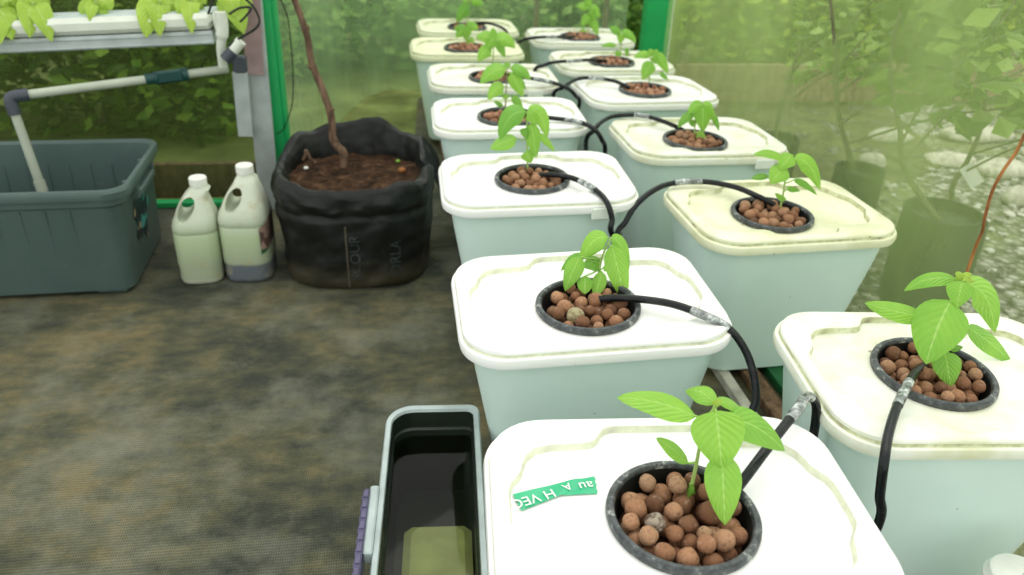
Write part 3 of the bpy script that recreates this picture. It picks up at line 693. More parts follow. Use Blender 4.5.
lo.out('latch', PURP, t)['label'] = 'purple clip latch on the long side'
b = B(); b.rings([trr(HX-.0112,HY-.0185,.028,zt-.042)], False, True); wt = b.out('water', WATER, None, loc=None); wt.location = (.0233,.663,0); wt.rotation_euler = (0,0,-.068)
tag(wt, 'dark still water inside the grey tub', 'water')
bl_ = B().box((.0, .0, .036), (.0445, .16, .036), bev=.010).out('stone_block', BLOCK, None); bl_.location = (.0275, .612, .009); bl_.rotation_euler = (0,0,-.068)
tag(bl_, 'pale olive block lying under the water in the grey tub', 'block')

# white lidded bottle at the lower right corner
wb = thing('white_bottle', 'white screw capped bottle at the lower right, in front of the right row', 'bottle', (.683, .533, 0))
B().lathe([(.001,0),(.040,0),(.044,.004),(.044,.115),(.041,.128),(.030,.138),(.026,.142),(.026,.150)], n=36, cap1=True).out('body', CAPW, wb)
B().lathe([(.0275,.143),(.036,.144),(.0375,.148),(.0375,.156),(.035,.159),(.033,.1655),(.029,.168),(.001,.1685)], n=36).out('cap', CAPW, wb)

# ---------------------------------------------------------------- grey tote
TZc = (-.995, 1.735); TH = .245; THX, THY = .405, .150
t = thing('storage_tote', 'large open grey tote on the floor at the left, drain pipe standing in it', 'tote', (TZc[0], TZc[1], 0), math.radians(2))
b = B(); r9 = lambda hw, hd, r, z: rrect(hw, hd, r, z, 8)
b.rings([r9(THX+.012,THY+.003,.03,.010), r9(THX+.013,THY+.004,.032,.014), r9(THX+.022,THY+.010,.038,TH-.045), r9(THX+.024,THY+.011,.038,TH-.040), r9(THX+.030,THY+.015,.04,TH-.036), r9(THX+.031,THY+.015,.04,TH-.016)], True, False)
for sx_ in (-1, 1):   # feet
    b.box((sx_*(THX-.035), 0, .006), (.03, THY-.006, .006), bev=.002)
for q in range(-7, 8):                                                 # pressed ribs on both long sides
    x = q*.047
    for sy_ in (-1, 1):
        b.tube([(x, sy_*(THY+.0118), TH-.045), (x, sy_*(THY+.006), .12), (x, sy_*(THY+.003), .075), (x-.006*1, sy_*(THY+.0025), .068), (x-.012, sy_*(THY+.0028), .072)], .0022, 6)
b.out('body', TOTE, t)
b = B(); b.rings([r9(THX+.031,THY+.015,.04,TH-.018), r9(THX+.040,THY+.024,.046,TH-.020), r9(THX+.042,THY+.026,.048,TH-.006), r9(THX+.039,THY+.023,.046,TH), r9(THX+.030,THY+.014,.04,TH), r9(THX+.026,THY+.010,.038,TH-.005)]); b.out('rim', TOTE, t)
b = B(); b.rings([r9(THX+.026,THY+.010,.038,TH-.005), r9(THX+.018,THY+.006,.036,TH-.05), r9(THX-.004,THY-.004,.03,.016)], False, True)
for q in range(-7, 8):
    x = q*.047; b.tube([(x, THY+.006, TH-.055), (x, THY-.003, .03)], .0022, 6)
b.out('inner_wall', TOTE, t)
hb = B().box((THX+.031, .0, TH-.045), (.012, .065, .008), bev=.003); hb.box((THX+.024, -.07, TH-.036), (.016, .005, .02), bev=.002); hb.box((THX+.024, .07, TH-.036), (.016, .005, .02), bev=.002)
hb.out('handle', TOTE, t)
def m_decal():
    k = N('flower_decal'); v = k.n('ShaderNodeTexVoronoi', inp={'Vector': k.coord(), 'Scale': 60.0}); s = k.n('ShaderNodeSeparateColor', inp={0: v.outputs['Color']})
    k.bsdf(k.ramp(s.outputs[0], [(.0,(.012,.02,.025)), (.45,(.02,.05,.06)), (.6,(.05,.25,.22)), (.74,(.02,.03,.04)), (.86,(.30,.22,.13)), (.95,(.6,.58,.5))]), .5, .3)
    for nd in k.t.nodes:
        if nd.type == 'VALTORGB': nd.color_ramp.interpolation = 'CONSTANT'
    return k.m
V = [(0,0,0)]; ND = 40
for i in range(ND):
    a = 2*math.pi*i/ND; rr = 1+.22*math.sin(5*a+1)+.12*math.sin(9*a); V.append((0, .055*rr*math.cos(a), .055*rr*math.sin(a)))
V = [(THX+.0235-(.125-z)*.105*1.0+.0015-.0045, y-.02, z+.132) for _, y, z in V]
V = [(THX+.0133+.009*(z-.014)/(TH-.045-.014)+.0015, y, z) for _, y, z in V]
mk('decal', V, [(0, i+1, (i+1) % ND+1) for i in range(ND)], m_decal(), t, smooth=False)['label'] = 'dark floral sticker with teal and cream flowers'

# ---------------------------------------------------------------- jugs
def jug(label, c, H, hw, hd, mat, rz, neckx, lab=False):
    t = thing('jug', label, 'jug', (c[0], c[1], 0), rz, 'white plastic jugs')
    e = lambda x0, x1, bb, z: [p+np.array(((x0+x1)/2,0,0)) for p in rrect((x1-x0)/2, bb, min((x1-x0)/2, bb)*.62, z, 7)]
    b = B(); n0, n1 = neckx-.0165, neckx+.0165
    b.rings([e(-hw*.80,hw*.80,hd*.80,0), e(-hw*.93,hw*.93,hd*.93,.004), e(-hw*.98,hw*.98,hd*.98,.014), e(-hw*.965,hw*.965,hd*.965,.040), e(-hw,hw,hd,.048), e(-hw*1.0,hw*1.0,hd,H*.50), e(-hw*.965,hw*.965,hd*.965,H*.515), e(-hw*1.01,hw*1.01,hd,H*.53),
             e(-hw*1.0,hw*1.0,hd*.99,H*.57), e(-hw*.93,hw*.98,hd*.93,H*.62), e(-hw*.80,hw*.93,hd*.82,H*.67), e(-hw*.70,hw*.86,hd*.70,H*.72), e(-hw*.52,hw*.80,hd*.60,H*.78), e(-hw*.30,hw*.70,hd*.50,H*.84), e(n0-.004,n1+.006,hd*.40,H*.89), e(n0,n1,.0165,H*.915), e(n0,n1,.0165,H*.94)], True, True)
    bo = b.out('body', mat, t, sharp=None)
    ct = B(); hc = np.array((-hw*.22, 0, H*.735)); hv = np.array((.50, 0, .866)); hs = np.array((.866, 0, -.50))
    ct.rings([[hc+hv*math.cos(q)*.029+hs*math.sin(q)*.0145+np.array((0,yy,0)) for q in np.linspace(0, 2*math.pi, 24, endpoint=False)] for yy in (-.09, .09)], True, True)
    co = ct.out('cutter', mat, t, sharp=None)
    md = bo.modifiers.new('hole', 'BOOLEAN'); md.operation = 'DIFFERENCE'; md.object = co; md.solver = 'EXACT'
    me = bpy.data.meshes.new_from_object(bo.evaluated_get(bpy.context.evaluated_depsgraph_get()))
    bo.modifiers.clear(); bo.data = me; bpy.data.objects.remove(co)
    me.polygons.foreach_set('use_smooth', [True]*len(me.polygons)); me.set_sharp_from_angle(angle=math.radians(50))
    B().lathe([(.0175,0),(.0185,.001),(.0185,.017),(.017,.019),(.001,.0195)], (neckx,0,H-.0195), n=28, cap0=True).out('cap', CAPW, t)
    if lab:
        k = N('jug_label'); v = k.n('ShaderNodeTexVoronoi', inp={'Vector': k.coord(), 'Scale': 45.0}); s = k.n('ShaderNodeSeparateColor', inp={0: v.outputs['Color']})
        z = k.n('ShaderNodeSeparateXYZ', inp={0: k.coord()}).outputs[2]
        pic = k.ramp(s.outputs[0], [(.2,(.045,.03,.03)), (.5,(.13,.07,.06)), (.8,(.30,.20,.16))])
        k.bsdf(k.mix(k.ramp(z, [(.083,(1,1,1)), (.086,(0,0,0))]), pic, (.02,.09,.035)), .4, .4)
        V, Fc = [], []
        for i in range(9):
            a = math.radians(-62+i*9)
            for j in range(5):
                zz = .072+.062*j/4+.018*(i/8)
                V.append((hw*1.015*abs(math.cos(a))**.45*(1 if math.cos(a) > 0 else -1), hd*1.015*abs(math.sin(a))**.45*(1 if math.sin(a) > 0 else -1), zz))
        for i in range(8):
            for j in range(4): q = i*5+j; Fc.append((q, q+5, q+6, q+1))
        mk('label_sticker', V, Fc, k.m, t)['label'] = 'dark picture sticker with a green strip'
    return t
jug('smaller white jug standing beside the grey tote', (-.441, 1.672), .238, .047, .052, JUG1, .08, .018)
jug('larger white jug with dark liquid and picture label, beside the grow bag', (-.336, 1.680), .262, .053, .058, JUG2, -.05, .012, True)

# ---------------------------------------------------------------- grow bag with the dead stem
GB = np.array((-.094, 1.764))
t = thing('grow_bag', 'wide black plastic grow bag full of soil, standing between the jugs and white bins', 'grow bag', (GB[0], GB[1], 0))
def top(a):   # higher at the back, sagging in front
    s = math.sin(a); return .034*max(0, s)+.024*noise.noise((math.cos(a)*2.3, s*2.3, 3.3))+.012*math.exp(-((a-1.25)/.25)**2)
BAGP = [(.150,.170,.001,3.0,.0),(.160,.184,.003,3.3,.0),(.166,.189,.014,3.4,.0),(.168,.188,.05,3.3,0),(.172,.190,.085,3.2,0),(.175,.191,.12,3.2,0),(.177,.191,.145,3.1,0),(.179,.192,.165,3.1,0),(.177,.190,.178,3.0,.05),
        (.183,.194,.190,3.0,.2),(.184,.194,.205,3.0,.4),(.182,.191,.222,2.9,.8),(.178,.187,.234,2.9,1),(.172,.181,.240,2.8,1),(.164,.173,.236,2.7,.95),(.157,.166,.222,2.6,.7),(.151,.161,.205,2.6,.4),(.146,.156,.175,2.6,0)]
def bag_pt(a, k):
    i = min(int(k), len(BAGP)-2); f_ = k-i; hw, hd, z, ex, tf = [p*(1-f_)+q*f_ for p, q in zip(BAGP[i], BAGP[i+1])]
    c, s_ = math.cos(a), math.sin(a); rr_ = (abs(c)**ex+abs(s_)**ex)**(-1/ex)
    g = min(1, k/3)
    q = 1+g*(.020*noise.noise((c*2.2+3, s_*2.2, z*9))+.022*noise.noise((c*5, s_*5+3, z*22+k*.3)))
    q -= g*.030*max(0, .35-abs(noise.noise((c*3.1+7, s_*3.1, z*15+1.5*c))))*(1.6 if k > 7 else .8)
    if k > 7: q += .020*noise.noise((c*9, s_*9, 4+k*.12))
    return np.array((hw*rr_*c*q, hd*rr_*s_*q, z+tf*top(a)+(.006*noise.noise((c*6, s_*6, k*.4)) if 8 < k < 16 else 0)))
def bag_ring(hw, hd, z, amp, sd, ex=3.2, n=72):
    return [np.array((hw*math.cos(a)*(abs(math.cos(a))**ex+abs(math.sin(a))**ex)**(-1/ex), hd*math.sin(a)*(abs(math.cos(a))**ex+abs(math.sin(a))**ex)**(-1/ex), z)) for a in np.linspace(0, 2*math.pi, n, endpoint=False)]
b = B(); b.rings([[bag_pt(a, k) for a in np.linspace(0, 2*math.pi, 168, endpoint=False)] for k in np.linspace(0, len(BAGP)-1, 69)], True, False)
b.out('bag', BAG, t, sharp=None)
fl = B()      # torn flap hanging to the right
fl.rings([[np.array((.150+.016*q, .02+.05*s_, .262-.004*q*q+.02*s_-.012*q+.006*math.sin(5*s_+q))) for s_ in np.linspace(-1, 1, 9)] for q in range(0, 4)], closed=False)
fo = fl.out('flap', BAG, t, sharp=None); sm = fo.modifiers.new('thick', 'SOLIDIFY'); sm.thickness = .002
b = B(); rr = []
for f_ in np.linspace(1, .02, 14):
    rr.append([p+np.array((0,0,.010*noise.noise((p[0]*22, p[1]*22, 1.5))+.012*(1-f_)*0+.006*noise.noise((p[0]*60, p[1]*60, 4)))) for p in bag_ring(.153*f_, .163*f_, .200, .0, 1, 2.6, n=72)])
b.rings(rr, False, True); so = b.out('soil', SOIL, t, sharp=None); so['label'] = 'crumbly dark brown soil'
seam = B(); seam.tube([bag_pt(math.radians(-96), k)*np.array((1.004,1.004,1)) for k in np.linspace(.8, 6.5, 16)], .0024, 6); seam.out('seam', simple('mud_seam', (.085,.075,.05), .8, .2), t)
# faint printed words, running up the side
FAINT = simple('faint_print', (.044,.050,.047), .6, .2, var=.25, scale=60)
for word, ang0, z0 in (('ORLA', -62, .075), ('SCOUR', -90, .080)):
    V, Fc = text_mesh(word, .034); b = B()
    out = []
    for x, y, _ in V:
        a = math.radians(ang0)+y*-1/.19*-1
        z = z0+x*.98; kk = float(np.interp(z, [p[2] for p in BAGP[:9]], range(9)))
        out.append(bag_pt(math.radians(ang0)-y/.19*1.0, kk)*np.array((1.006,1.006,1)))
    b.add(out, Fc); b.out('lettering', FAINT, t, smooth=False, sharp=None)['label'] = 'faint grey printed word'
st = thing('dead_stem', 'bare brown stem rising from the soil of the black grow bag', 'stem', tuple(py(343,168,1.83)))
P = [py(343,172,1.83), py(344,158,1.835), py(337,150,1.84), py(333,142,1.845), py(331,120,1.855), py(323,95,1.86), py(312,68,1.87), py(307,40,1.875), py(296,8,1.88), py(288,-15,1.88)]
sp = smoothpath(P, 8); L = len(sp)
bb = B(); bb.tube(sp, [.0105*(1-.35*i/L)*(1+.14*noise.noise((i*.5,0,2))) for i in range(L)], 10)
for i in (14, 22, 34, 47, 58): bb.sphere(sp[i]+np.array((.004*(-1)**i,0,0)), .0085, 8, 6, sc=(1,1,.8))
bb.out('bark', BARK, st, loc=P[0], sharp=None)
for q, (u, v, z, lab, m, r) in enumerate(((306,168,.203,'small white pebble on the soil of the grow bag',CAPW,.006),(402,170,.203,'orange brown dry leaf scrap on the soil of the grow bag',TWIG,.010),(398,161,.202,'tiny green weed sprout on the soil of the grow bag',BASIL,.006))):
    o = B().sphere((0,0,0), r, 10, 7, sc=(1,.8,.7)).out(('white_pebble','leaf_scrap','weed_sprout')[q], m); o.location = pz(u, v, z); tag(o, lab, ('pebble','leaf','weed')[q])
ws = B(); 
for u0, v0, u1, v1 in ((306,150,312,166),(306,150,303,160),(309,158,315,163)): ws.tube([py(u0,v0,1.83), py((u0+u1)/2+1,(v0+v1)/2,1.83), py(u1,v1,1.83)], .004, 7)
tag(ws.out('dry_twig', BARK), 'short dry twig lying on the left side of the soil', 'twig')
# thin wire hanging by the left post
P = [py(275,-12,2.09), py(287,15,2.09), py(291,45,2.09), py(293,75,2.09), py(292,105,2.09), py(284,128,2.09), py(277,134,2.09)]
tag(B().tube(smoothpath(P, 8), .0016, 6).out('thin_cable', CUP), 'thin dark cable hanging down beside the left green post', 'cable')

# ---------------------------------------------------------------- planting channel stand, pipes
GY = 1.95
pL = np.array((-1.75, GY, .500)); 
gR = py(213, 22, GY); gL = py(0, 31, GY); gd = (gL-gR); gd /= np.linalg.norm(gd)
def along(p, d): return p+gd*d
A, Z = gR+np.array((0,.045,.002)), along(gR, 1.1)+np.array((0,.045,.002))
t = thing('growing_channel', 'white plant growing channel with lettuce across the upper left', 'channel', tuple(A), 0)
b = B().beam(A, Z, .036, .105, (0,0,1), .010); b.out('channel', PVC, t, loc=A)
B().beam(along(A,-.002)+np.array((0,0,-.001)), along(A,-.014)+np.array((0,0,-.001)), .046, .112, (0,0,1), .006).out('end_cap', PVC, t, loc=A)
B().beam(along(A, .0)+np.array((0,.004,.0175)), along(A, 1.1)+np.array((0,.004,.0175)), .004, .075, (0,0,1), .001).out('channel_cover', PVC_B, t, loc=A)  # bluish colour stands for the sky reflected on the channel top
A2 = py(213, 38, GY-.01)+np.array((0,.03,0)); Z2 = along(A2, 1.1)
t2 = thing('steel_rail', 'galvanised rail under the white growing channel', 'rail', tuple(A2))
b = B().beam(A2, Z2, .030, .05, (0,0,1), .002); b.out('rail_body', ALU, t2, loc=A2)
b = B().beam(A2+np.array((0,-.026,.009)), Z2+np.array((0,-.026,.009)), .004, .006, (0,0,1), .001); b.beam(A2+np.array((0,-.026,-.010)), Z2+np.array((0,-.026,-.010)), .004, .006, (0,0,1), .001); b.out('rail_lip', ALU, t2, loc=A2)
# stand legs
t = thing('stand_leg', 'leaning galvanised steel leg of the channel stand, left of the green post', 'stand', (-.33, 2.03, 0))
base = (-.33, 2.03, 0)
B().beam(py(249,-20,2.06), py(271,215,2.06), .052, .012, (1,0,0), .001).out('leg', ALU, t, loc=base)
B().beam(py(240,72,2.03), py(246,136,2.03), .036, .014, (1,0,0), .001).out('bracket', ALU, t, loc=base)
B().beam(py(250,-10,2.05), py(255,75,2.05), .044, .004, (1,0,0), .0006).out('plate', PINK, t, loc=base)['label'] = 'reddish grey plate on the leg'
# drain pipe
t = thing('drain_pipe', 'white drain pipe with dark valve, bending down into the grey tote', 'pipe', tuple(py(40,190,1.80)))
base = py(40,190,1.80); YP = 1.80
E0, E1, E2 = py(228,69,1.98), py(9,97,1.82), py(48,206,1.80)
dd = (E1-E0)/np.linalg.norm(E1-E0)
B().tube([E0, E0+(E1-E0)*.97], .0098, 14).out('pipe', PVC_D, t, loc=base)
dv = (E2-E1)/np.linalg.norm(E2-E1)
B().tube([E1+dv*.02, E2], .0098, 14).out('pipe', PVC_D, t, loc=base)
B().tube(smoothpath([E1-dd*.038, E1-dd*.014, E1-dd*.003+dv*.003, E1+dv*.014, E1+dv*.038], 5), .0135, 14).out('elbow', FIT, t, loc=base)
vc0, vc1 = E0+(E1-E0)*.20, E0+(E1-E0)*.36
b = B().tube([vc0, vc1], .0150, 14); b.tube([vc1-dd*.005, vc1+dd*.020], .012, 14); vm = (vc0+vc1)/2
b.beam(vm-dd*.028+np.array((0,-.013,.003)), vm+dd*.028+np.array((0,-.013,.003)), .026, .012, (0,0,1), .003)
b.out('valve', VALVE, t, loc=base)['label'] = 'dark teal valve'
B().tube([E2-dv*.035, E2-dv*.06], .0118, 14).out('coupling', PVC_D, t, loc=base)
# white fittings at the channel end
t = thing('pipe_fitting', 'white elbow and dark knob hanging at the end of the growing channel', 'fitting', tuple(py(222,45,1.93))); base = py(222,45,1.93)
B().tube(smoothpath([py(220,12,1.93), py(222,25,1.93), py(222,36,1.93), py(221,48,1.935), py(223,66,1.95)], 5), [.014]*11+[.0105]*10, 14).out('elbow', PVC, t, loc=base)
B().tube([py(241,41,1.915), py(233,51,1.915)], .0125, 12).out('pipe', PVC, t, loc=base)
B().tube([py(233,51,1.915), py(225,60,1.91)], .0135, 14).out('knob', FIT, t, loc=base)
B().box(py(240,64,1.965), (.016,.012,.020), bev=.004).out('clamp', FIT, t, loc=base)
for lab, pts in (('thin black tube looping out of the channel end', [(208,14),(216,-4),(232,-8),(250,3),(259,18),(256,28),(240,38),(228,46)]), ('short black tube hanging below the channel end', [(229,14),(240,8),(251,8),(246,16),(240,22)])):
    P = [py(u, v, 1.92-.01*i/7) for i, (u, v) in enumerate(pts)]
    tag(B().tube(smoothpath(P, 8), .0026, 8).out('feed_tube', HOSE), lab, 'tube')
# lettuce in the channel
def lettuce(label, u, v, specs):
    b0 = py(u, v, GY+.045); b0[2] = max(b0[2], along(A, abs(b0[0]-A[0]))[2]+.012)
    t = thing('lettuce_plant', label, 'plant', tuple(b0), 0, 'lettuce plants in the growing channel')
    B().tube([b0, b0+np.array((0,0,.03))], .004, 7).out('stem', STEM, t, loc=b0)
    for (tx, ty, wpx, dt, arch) in specs:
        P0 = b0+np.array((0,0,.02)); P2 = py(tx, ty, b0[1]+dt); P1 = (P0+P2)/2+np.array((0,0,arch))
        toc = CAM-P2; toc /= np.linalg.norm(toc)
        V, Fc, U = leaf_geo(P0, P1, P2, wpx/F_PX*depth(P2)*1.75, toc*.9+np.array((0,0,.5)), .15, wave=.30)
        bb = B(); bb.add(V, Fc, 0, U); bb.out('leaf', LETT, t, loc=b0, sharp=None, uv=True)
lettuce('lettuce plant at the far left end of the growing channel', 2, 18, [(-4,48,22,-.09,.05), (12,40,16,-.07,.04), (20,10,18,.02,.04), (-12,20,20,0,.04), (8,-6,16,.05,.03)])
lettuce('lettuce plant second from the left, one leaf drooping over the channel', 36, 16, [(52,42,14,-.07,.05), (30,38,14,-.07,.05), (22,8,14,.02,.03), (50,6,16,.04,.03), (40,-8,14,.05,.03)])
lettuce('pale lettuce plant in the middle of the growing channel', 98, 14, [(80,14,12,0,.02), (112,10,16,.0,.03), (104,-6,16,.04,.03), (90,22,8,-.05,.03)])
lettuce('lettuce plant with two leaves hanging over the channel front, right half', 162, 18, [(146,38,18,-.07,.055), (160,37,14,-.07,.05), (150,8,16,.04,.03), (176,4,16,.04,.03), (166,-8,18,.05,.03), (188,14,14,0,.03)])
lettuce('lettuce plant near the right end of the growing channel', 192, 12, [(192,34,12,-.07,.05), (206,4,16,.03,.03), (188,-6,16,.04,.03), (180,18,12,-.04,.03)])
lettuce('small lettuce plant beside the stand at the channel end', 226, 6, [(244,34,18,-.06,.05), (252,8,16,.02,.03), (236,18,14,-.05,.04)])

# ---------------------------------------------------------------- rust twig at right
P = [np.array((.856,.93,.0)), np.array((.854,.935,.16)), py(960,292,.94), py(967,272,.94), py(976,246,.945), py(982.5,231,.945), py(984.5,219,.948), py(992,192,.95), py(1003,171,.95), py(1015.5,153,.955), py(1023,138,.958), py(1036,112,.96), py(1050,92,.96)]
tag(B().tube(smoothpath(P, 8), .0023, 8).out('bare_twig', TWIG), 'thin rust coloured twig rising behind the nearest right row bin', 'twig')

# ---------------------------------------------------------------- beyond the nets
BUSH_B = m_bush('bush_bright', [(0,(.07,.13,.012)), (.35,(.18,.32,.025)), (.7,(.34,.52,.045)), (1,(.60,.72,.09))])
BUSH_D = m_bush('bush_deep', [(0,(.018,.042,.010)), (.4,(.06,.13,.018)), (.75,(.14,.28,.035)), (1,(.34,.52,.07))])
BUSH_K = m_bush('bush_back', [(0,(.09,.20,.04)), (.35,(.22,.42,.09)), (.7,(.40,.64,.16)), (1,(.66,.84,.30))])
BUSH_S = m_bush('sapling_leaves', [(0,(.10,.18,.03)), (.5,(.20,.33,.05)), (1,(.40,.55,.14))])
def cloud(c, rad, n, size, r_):
    u = r_.normal(size=(n,3)); u /= np.linalg.norm(u, axis=1)[:,None]
    p = u*(r_.random((n,1))**.45)*np.array(rad)+np.array(c); p[:,2] = np.maximum(p[:,2], .01)
    d = r_.normal(size=(n,3)); d[:,2] = -abs(d[:,2])*.4; d /= np.linalg.norm(d, axis=1)[:,None]
    nn = np.array((0,-.35,.8))+.55*r_.normal(size=(n,3)); s = np.cross(d, nn); s /= np.linalg.norm(s, axis=1)[:,None]; nr = np.cross(s, d)
    L = size*(.6+.8*r_.random((n,1)))
    V = np.stack([p, p+d*L*.5+s*L*.28-nr*L*.06, p+d*L, p+d*L*.5-s*L*.28-nr*L*.06], 1).reshape(-1,3)
    I = np.arange(n)*4
    Fc = np.concatenate([np.stack([I, I+1, I+2], 1), np.stack([I, I+2, I+3], 1)])
    return V, Fc
def shrub(label, c, rad, n, size, mat, group, sd, stems=4):
    r_ = np.random.default_rng(sd)
    t = thing('shrub', label, 'shrub', (c[0], c[1], -.02), 0, group)
    V, Fc = cloud((0,0,rad[2]*.9), rad, n, size, r_)
    mk('foliage', V, Fc, mat, t, smooth=False)
    b = B()
    for i in range(stems):
        a = 2*math.pi*i/stems+r_.random(); e = np.array((math.cos(a)*rad[0]*.55, math.sin(a)*rad[1]*.55, rad[2]*(1.0+.5*r_.random())))
        b.tube(smoothpath([(0.02*math.cos(a),.02*math.sin(a),0), e*.5+np.array((.02,0,.05)), e], 4), [.010-.0008*q for q in range(9)], 6)
    b.out('branch', SAP, t)
GL = 'shrubs behind the left net wall'
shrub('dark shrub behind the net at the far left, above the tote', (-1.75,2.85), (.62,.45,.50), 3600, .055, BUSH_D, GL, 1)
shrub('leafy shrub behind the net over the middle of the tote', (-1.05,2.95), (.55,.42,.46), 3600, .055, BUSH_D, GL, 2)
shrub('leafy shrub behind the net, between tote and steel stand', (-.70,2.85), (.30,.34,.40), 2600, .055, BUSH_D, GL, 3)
GBk = 'shrubs behind the back net wall'
shrub('bright shrub behind the net, just right of the left green post', (-.52,3.78), (.36,.36,.36), 2600, .06, BUSH_K, GBk, 4)
shrub('bright shrub behind the net, above the grow bag', (.02,3.95), (.46,.36,.36), 2600, .065, BUSH_K, GBk, 5)
shrub('bright shrub behind the rearmost left row bin', (.55,4.25), (.44,.36,.34), 2600, .065, BUSH_K, GBk, 6)
shrub('bright shrub behind the rearmost right row bin', (1.12,4.2), (.44,.36,.34), 2600, .065, BUSH_K, GBk, 7)
GR = 'hedge shrubs beyond the brown board fence'
for i, (x, y, lab) in enumerate(((1.62,3.65,'hedge shrub just right of the green post, over the fence'), (2.15,3.7,'hedge shrub second from the green post, over the fence'), (2.70,3.75,'hedge shrub in the middle of the top right, over the fence'), (3.25,3.8,'hedge shrub second from the right edge, over the fence'), (3.85,3.85,'hedge shrub at the far right edge, over the fence'))):
    shrub('bright '+lab, (x, y), (.40,.34,.36), 2100, .055, BUSH_B, GR, 20+i)
for i, (x, y) in enumerate(((-2.2,4.2),(-.9,4.3),(.1,5.2),(1.5,5.2),(2.6,5.2),(3.8,5.2))):
    lab = ['far left behind the tote','left behind the steel stand','behind the rearmost left row bin','behind the green post','above the middle of the fence','at the far right'][i]
    shrub('distant tall shrub in the second row, '+lab, (x, y), (.75,.4,.62), 2000, .11, (BUSH_D, BUSH_K, BUSH_K, BUSH_K, BUSH_B, BUSH_B)[i], 'distant shrubs', 40+i)
# brown board fence
t = thing('board_fence', 'low brown board fence along the far side of the gravel', 'fence', (2.3, 3.14, -.02))
for q in range(3):
    B().beam((-1.15, 0, .04+q*.054), (1.9, 0.05, .04+q*.054), .0525, .02, (0,0,1), .002).out('board', m_bark('fence_board%d' % q, (.20,.14,.085), (.36,.26,.165)), t)
for x in (-1.1,-.35,.4,1.15,1.85): B().box((x, .035, .11), (.02,.015,.11), bev=.002).out('fence_post', SAP, t)
# pole behind the back net
for i, (u, lab) in enumerate(((537,'thin brown pole behind the back net between the two rows'), (607,'thin brown pole behind the back net left of the green post'))):
    p = py(u, 0, 3.5); tag(B().tube([(0,0,0), (0,0,1.0)], .013, 10).out('wooden_pole', BROWN_W), lab, 'pole').location = (p[0], p[1], -.02)
# pale stones on the gravel
def stone(label, u, v, sc, sd):
    p = pz(u, v, .0); b = B()
    rs = [[np.array((sc[0]*math.sin(t)*math.cos(q), sc[1]*math.sin(t)*math.sin(q), sc[2]*math.cos(t)))*(1+.22*noise.noise((math.cos(q)*1.6+sd, math.sin(q)*1.6, math.cos(t)*1.3))) for q in np.linspace(0, 2*math.pi, 20, endpoint=False)] for t in np.linspace(.03, math.pi-.03, 12)]
    b.rings(rs, True, True); o = b.out('pale_stone', STONE, sharp=None); o.location = (p[0], p[1], sc[2]*.55-.012)
    return tag(o, label, 'stone', 'pale stones beyond the right net')
STONE = m_bark('pale_rock', (.40,.38,.30), (.66,.63,.53))
stone('long pale stone at the far edge of the gravel', 975, 136, (.15,.06,.032), 1)
stone('pale stone left of the long one at the edge of the gravel', 890, 138, (.08,.05,.03), 2)
stone('pale flat stone left of the hanging tag', 950, 160, (.10,.055,.022), 3)
stone('pale flat stone right of the hanging tag', 1000, 170, (.09,.07,.03), 4)
stone('pale stone at the right edge beside the rust twig', 1022, 200, (.06,.05,.035), 5)
stone('small pale stone by the black sapling bags', 872, 163, (.05,.04,.03), 6)
# loose gravel
b = B(); r_ = random.Random(5)
for q in range(1500):
    x = r_.uniform(.95, 2.7); y = r_.uniform(.45, 2.95); s_ = r_.uniform(.006, .016)
    a = r_.uniform(0, 6); R = np.array(((math.cos(a),-math.sin(a),0),(math.sin(a),math.cos(a),0),(0,0,1)))
    if y > 2.0+.5*max(0, x-1.2) and x < 2.3: continue
    b.box((x, y, -.012+s_*.4), (s_, s_*r_.uniform(.6,1), s_*.6), R, s_*.35)
def m_grv2():
    k = N('loose_gravel'); g = k.n('ShaderNodeNewGeometry').outputs['Random Per Island']
    k.bsdf(k.ramp(g, [(0,(.12,.115,.09)), (.5,(.31,.30,.25)), (1,(.66,.64,.57))]), .85, .2); return k.m
tag(b.out('loose_gravel', m_grv2()), 'loose grey gravel on the ground beyond the right net', 'gravel', None, 'stuff')
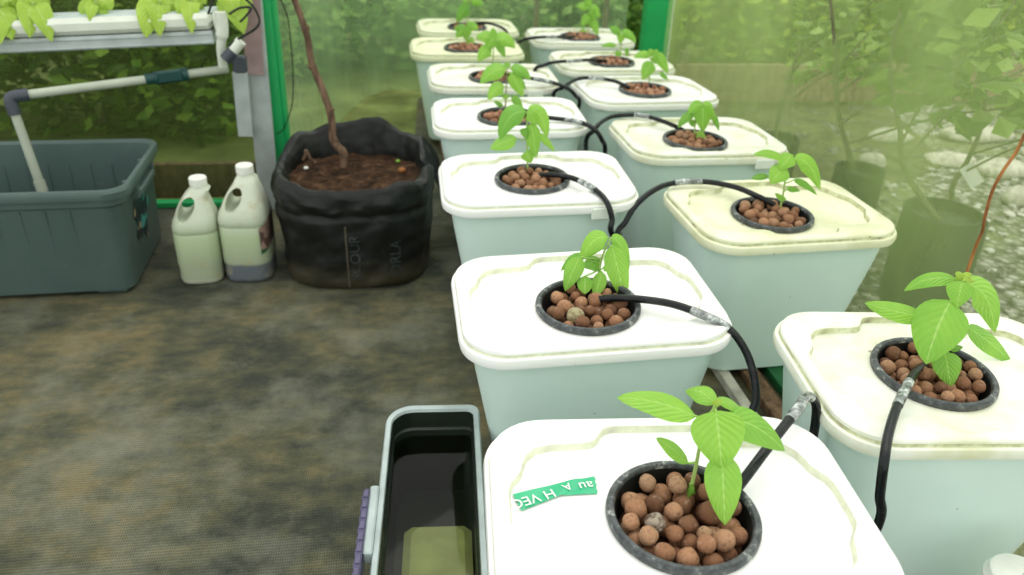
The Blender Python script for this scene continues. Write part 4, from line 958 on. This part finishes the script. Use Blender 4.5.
# saplings in black bags beyond the right net
def sapling(label, u, v, r, h, stem, n, sd, crad):
    p = pz(u, v, .0); r_ = np.random.default_rng(sd)
    t = thing('potted_sapling', label, 'sapling', (p[0], p[1], -.012), 0, 'saplings in black bags beyond the right net')
    B().lathe([(.001,0),(r*.92,0),(r,.01),(r*1.04,h*.6),(r*1.0,h*.95),(r*1.03,h),(r*.96,h),(r*.94,h-.02),(.001,h-.02)], n=24).out('grow_bag', POLY, t)
    b = B(); pts = [np.array((0,0,h-.03))]+[py(a, c, p[1]+e)-np.array((p[0],p[1],-.012)) for a, c, e in stem]
    sp = smoothpath(pts, 6); b.tube(sp, [.0075*(1-.6*i/len(sp)) for i in range(len(sp))], 7)
    Vs, Fs = [], []; off = 0
    for i in range(5):
        s0 = sp[int(len(sp)*(.30+.13*i))]; e = s0+np.array((abs(r_.normal())*.09+.07, r_.normal()*.10, .10+.08*r_.random())); b.tube(smoothpath([s0, (s0+e)/2+np.array((0,0,.02)), e], 4), .0028, 5)
        V, Fc = cloud(e, (crad*.8,crad,crad*.8), n*2, .06, r_)
        Q = V.reshape(-1,4,3); lim = .885+(Q[...,1].max(1)+p[1]-.3)*.0736+.03-p[0]; dx = np.maximum(0, lim-Q[...,0].min(1)); Q[...,0] += dx[:,None]*1.0; V = Q.reshape(-1,3); Vs.append(V); Fs.append(Fc+off); off += len(V)
    b.out('trunk', SAP, t)
    mk('foliage', np.concatenate(Vs), np.concatenate(Fs), BUSH_S, t, smooth=False)
    return p[1]
POLY = simple('outside_poly', (.018,.022,.016), .6, .3)
sapling('leafy sapling in a tall black bag outside, by the third right row bin', 836, 262, .056, .26, [(848,150,.02),(838,110,.04),(836,60,.06),(830,-5,.08)], 22, 3, .10)
sapling('leafy sapling in the widest black bag beyond the net, right of the yellowed bin', 915, 300, .080, .235, [(905,170,.02),(900,130,.03),(890,70,.05),(900,10,.06)], 22, 4, .11)
TY = sapling('tall thin sapling beyond the net with a white tag hanging on it', 948, 262, .06, .13, [(952,190,.0),(968,160,.0),(982,123,.0),(990,50,.0),(994,-10,.0)], 9, 5, .10)
sapling('small bushy sapling in a black bag beyond the net, beside the fourth right row bin', 770, 172, .07, .13, [(778,120,.0),(790,80,.0),(800,40,.0)], 14, 6, .09)
tg = mk('plant_tag', [py(959,170,TY-.008), py(972,162,TY-.008), py(984,181,TY-.014), py(971,189,TY-.014)], [(0,1,2,3)], CAPW, smooth=False)
tg.modifiers.new('thick', 'SOLIDIFY').thickness = .0012
tag(tg, 'white tag hanging from the tall thin sapling beyond the right net', 'tag')
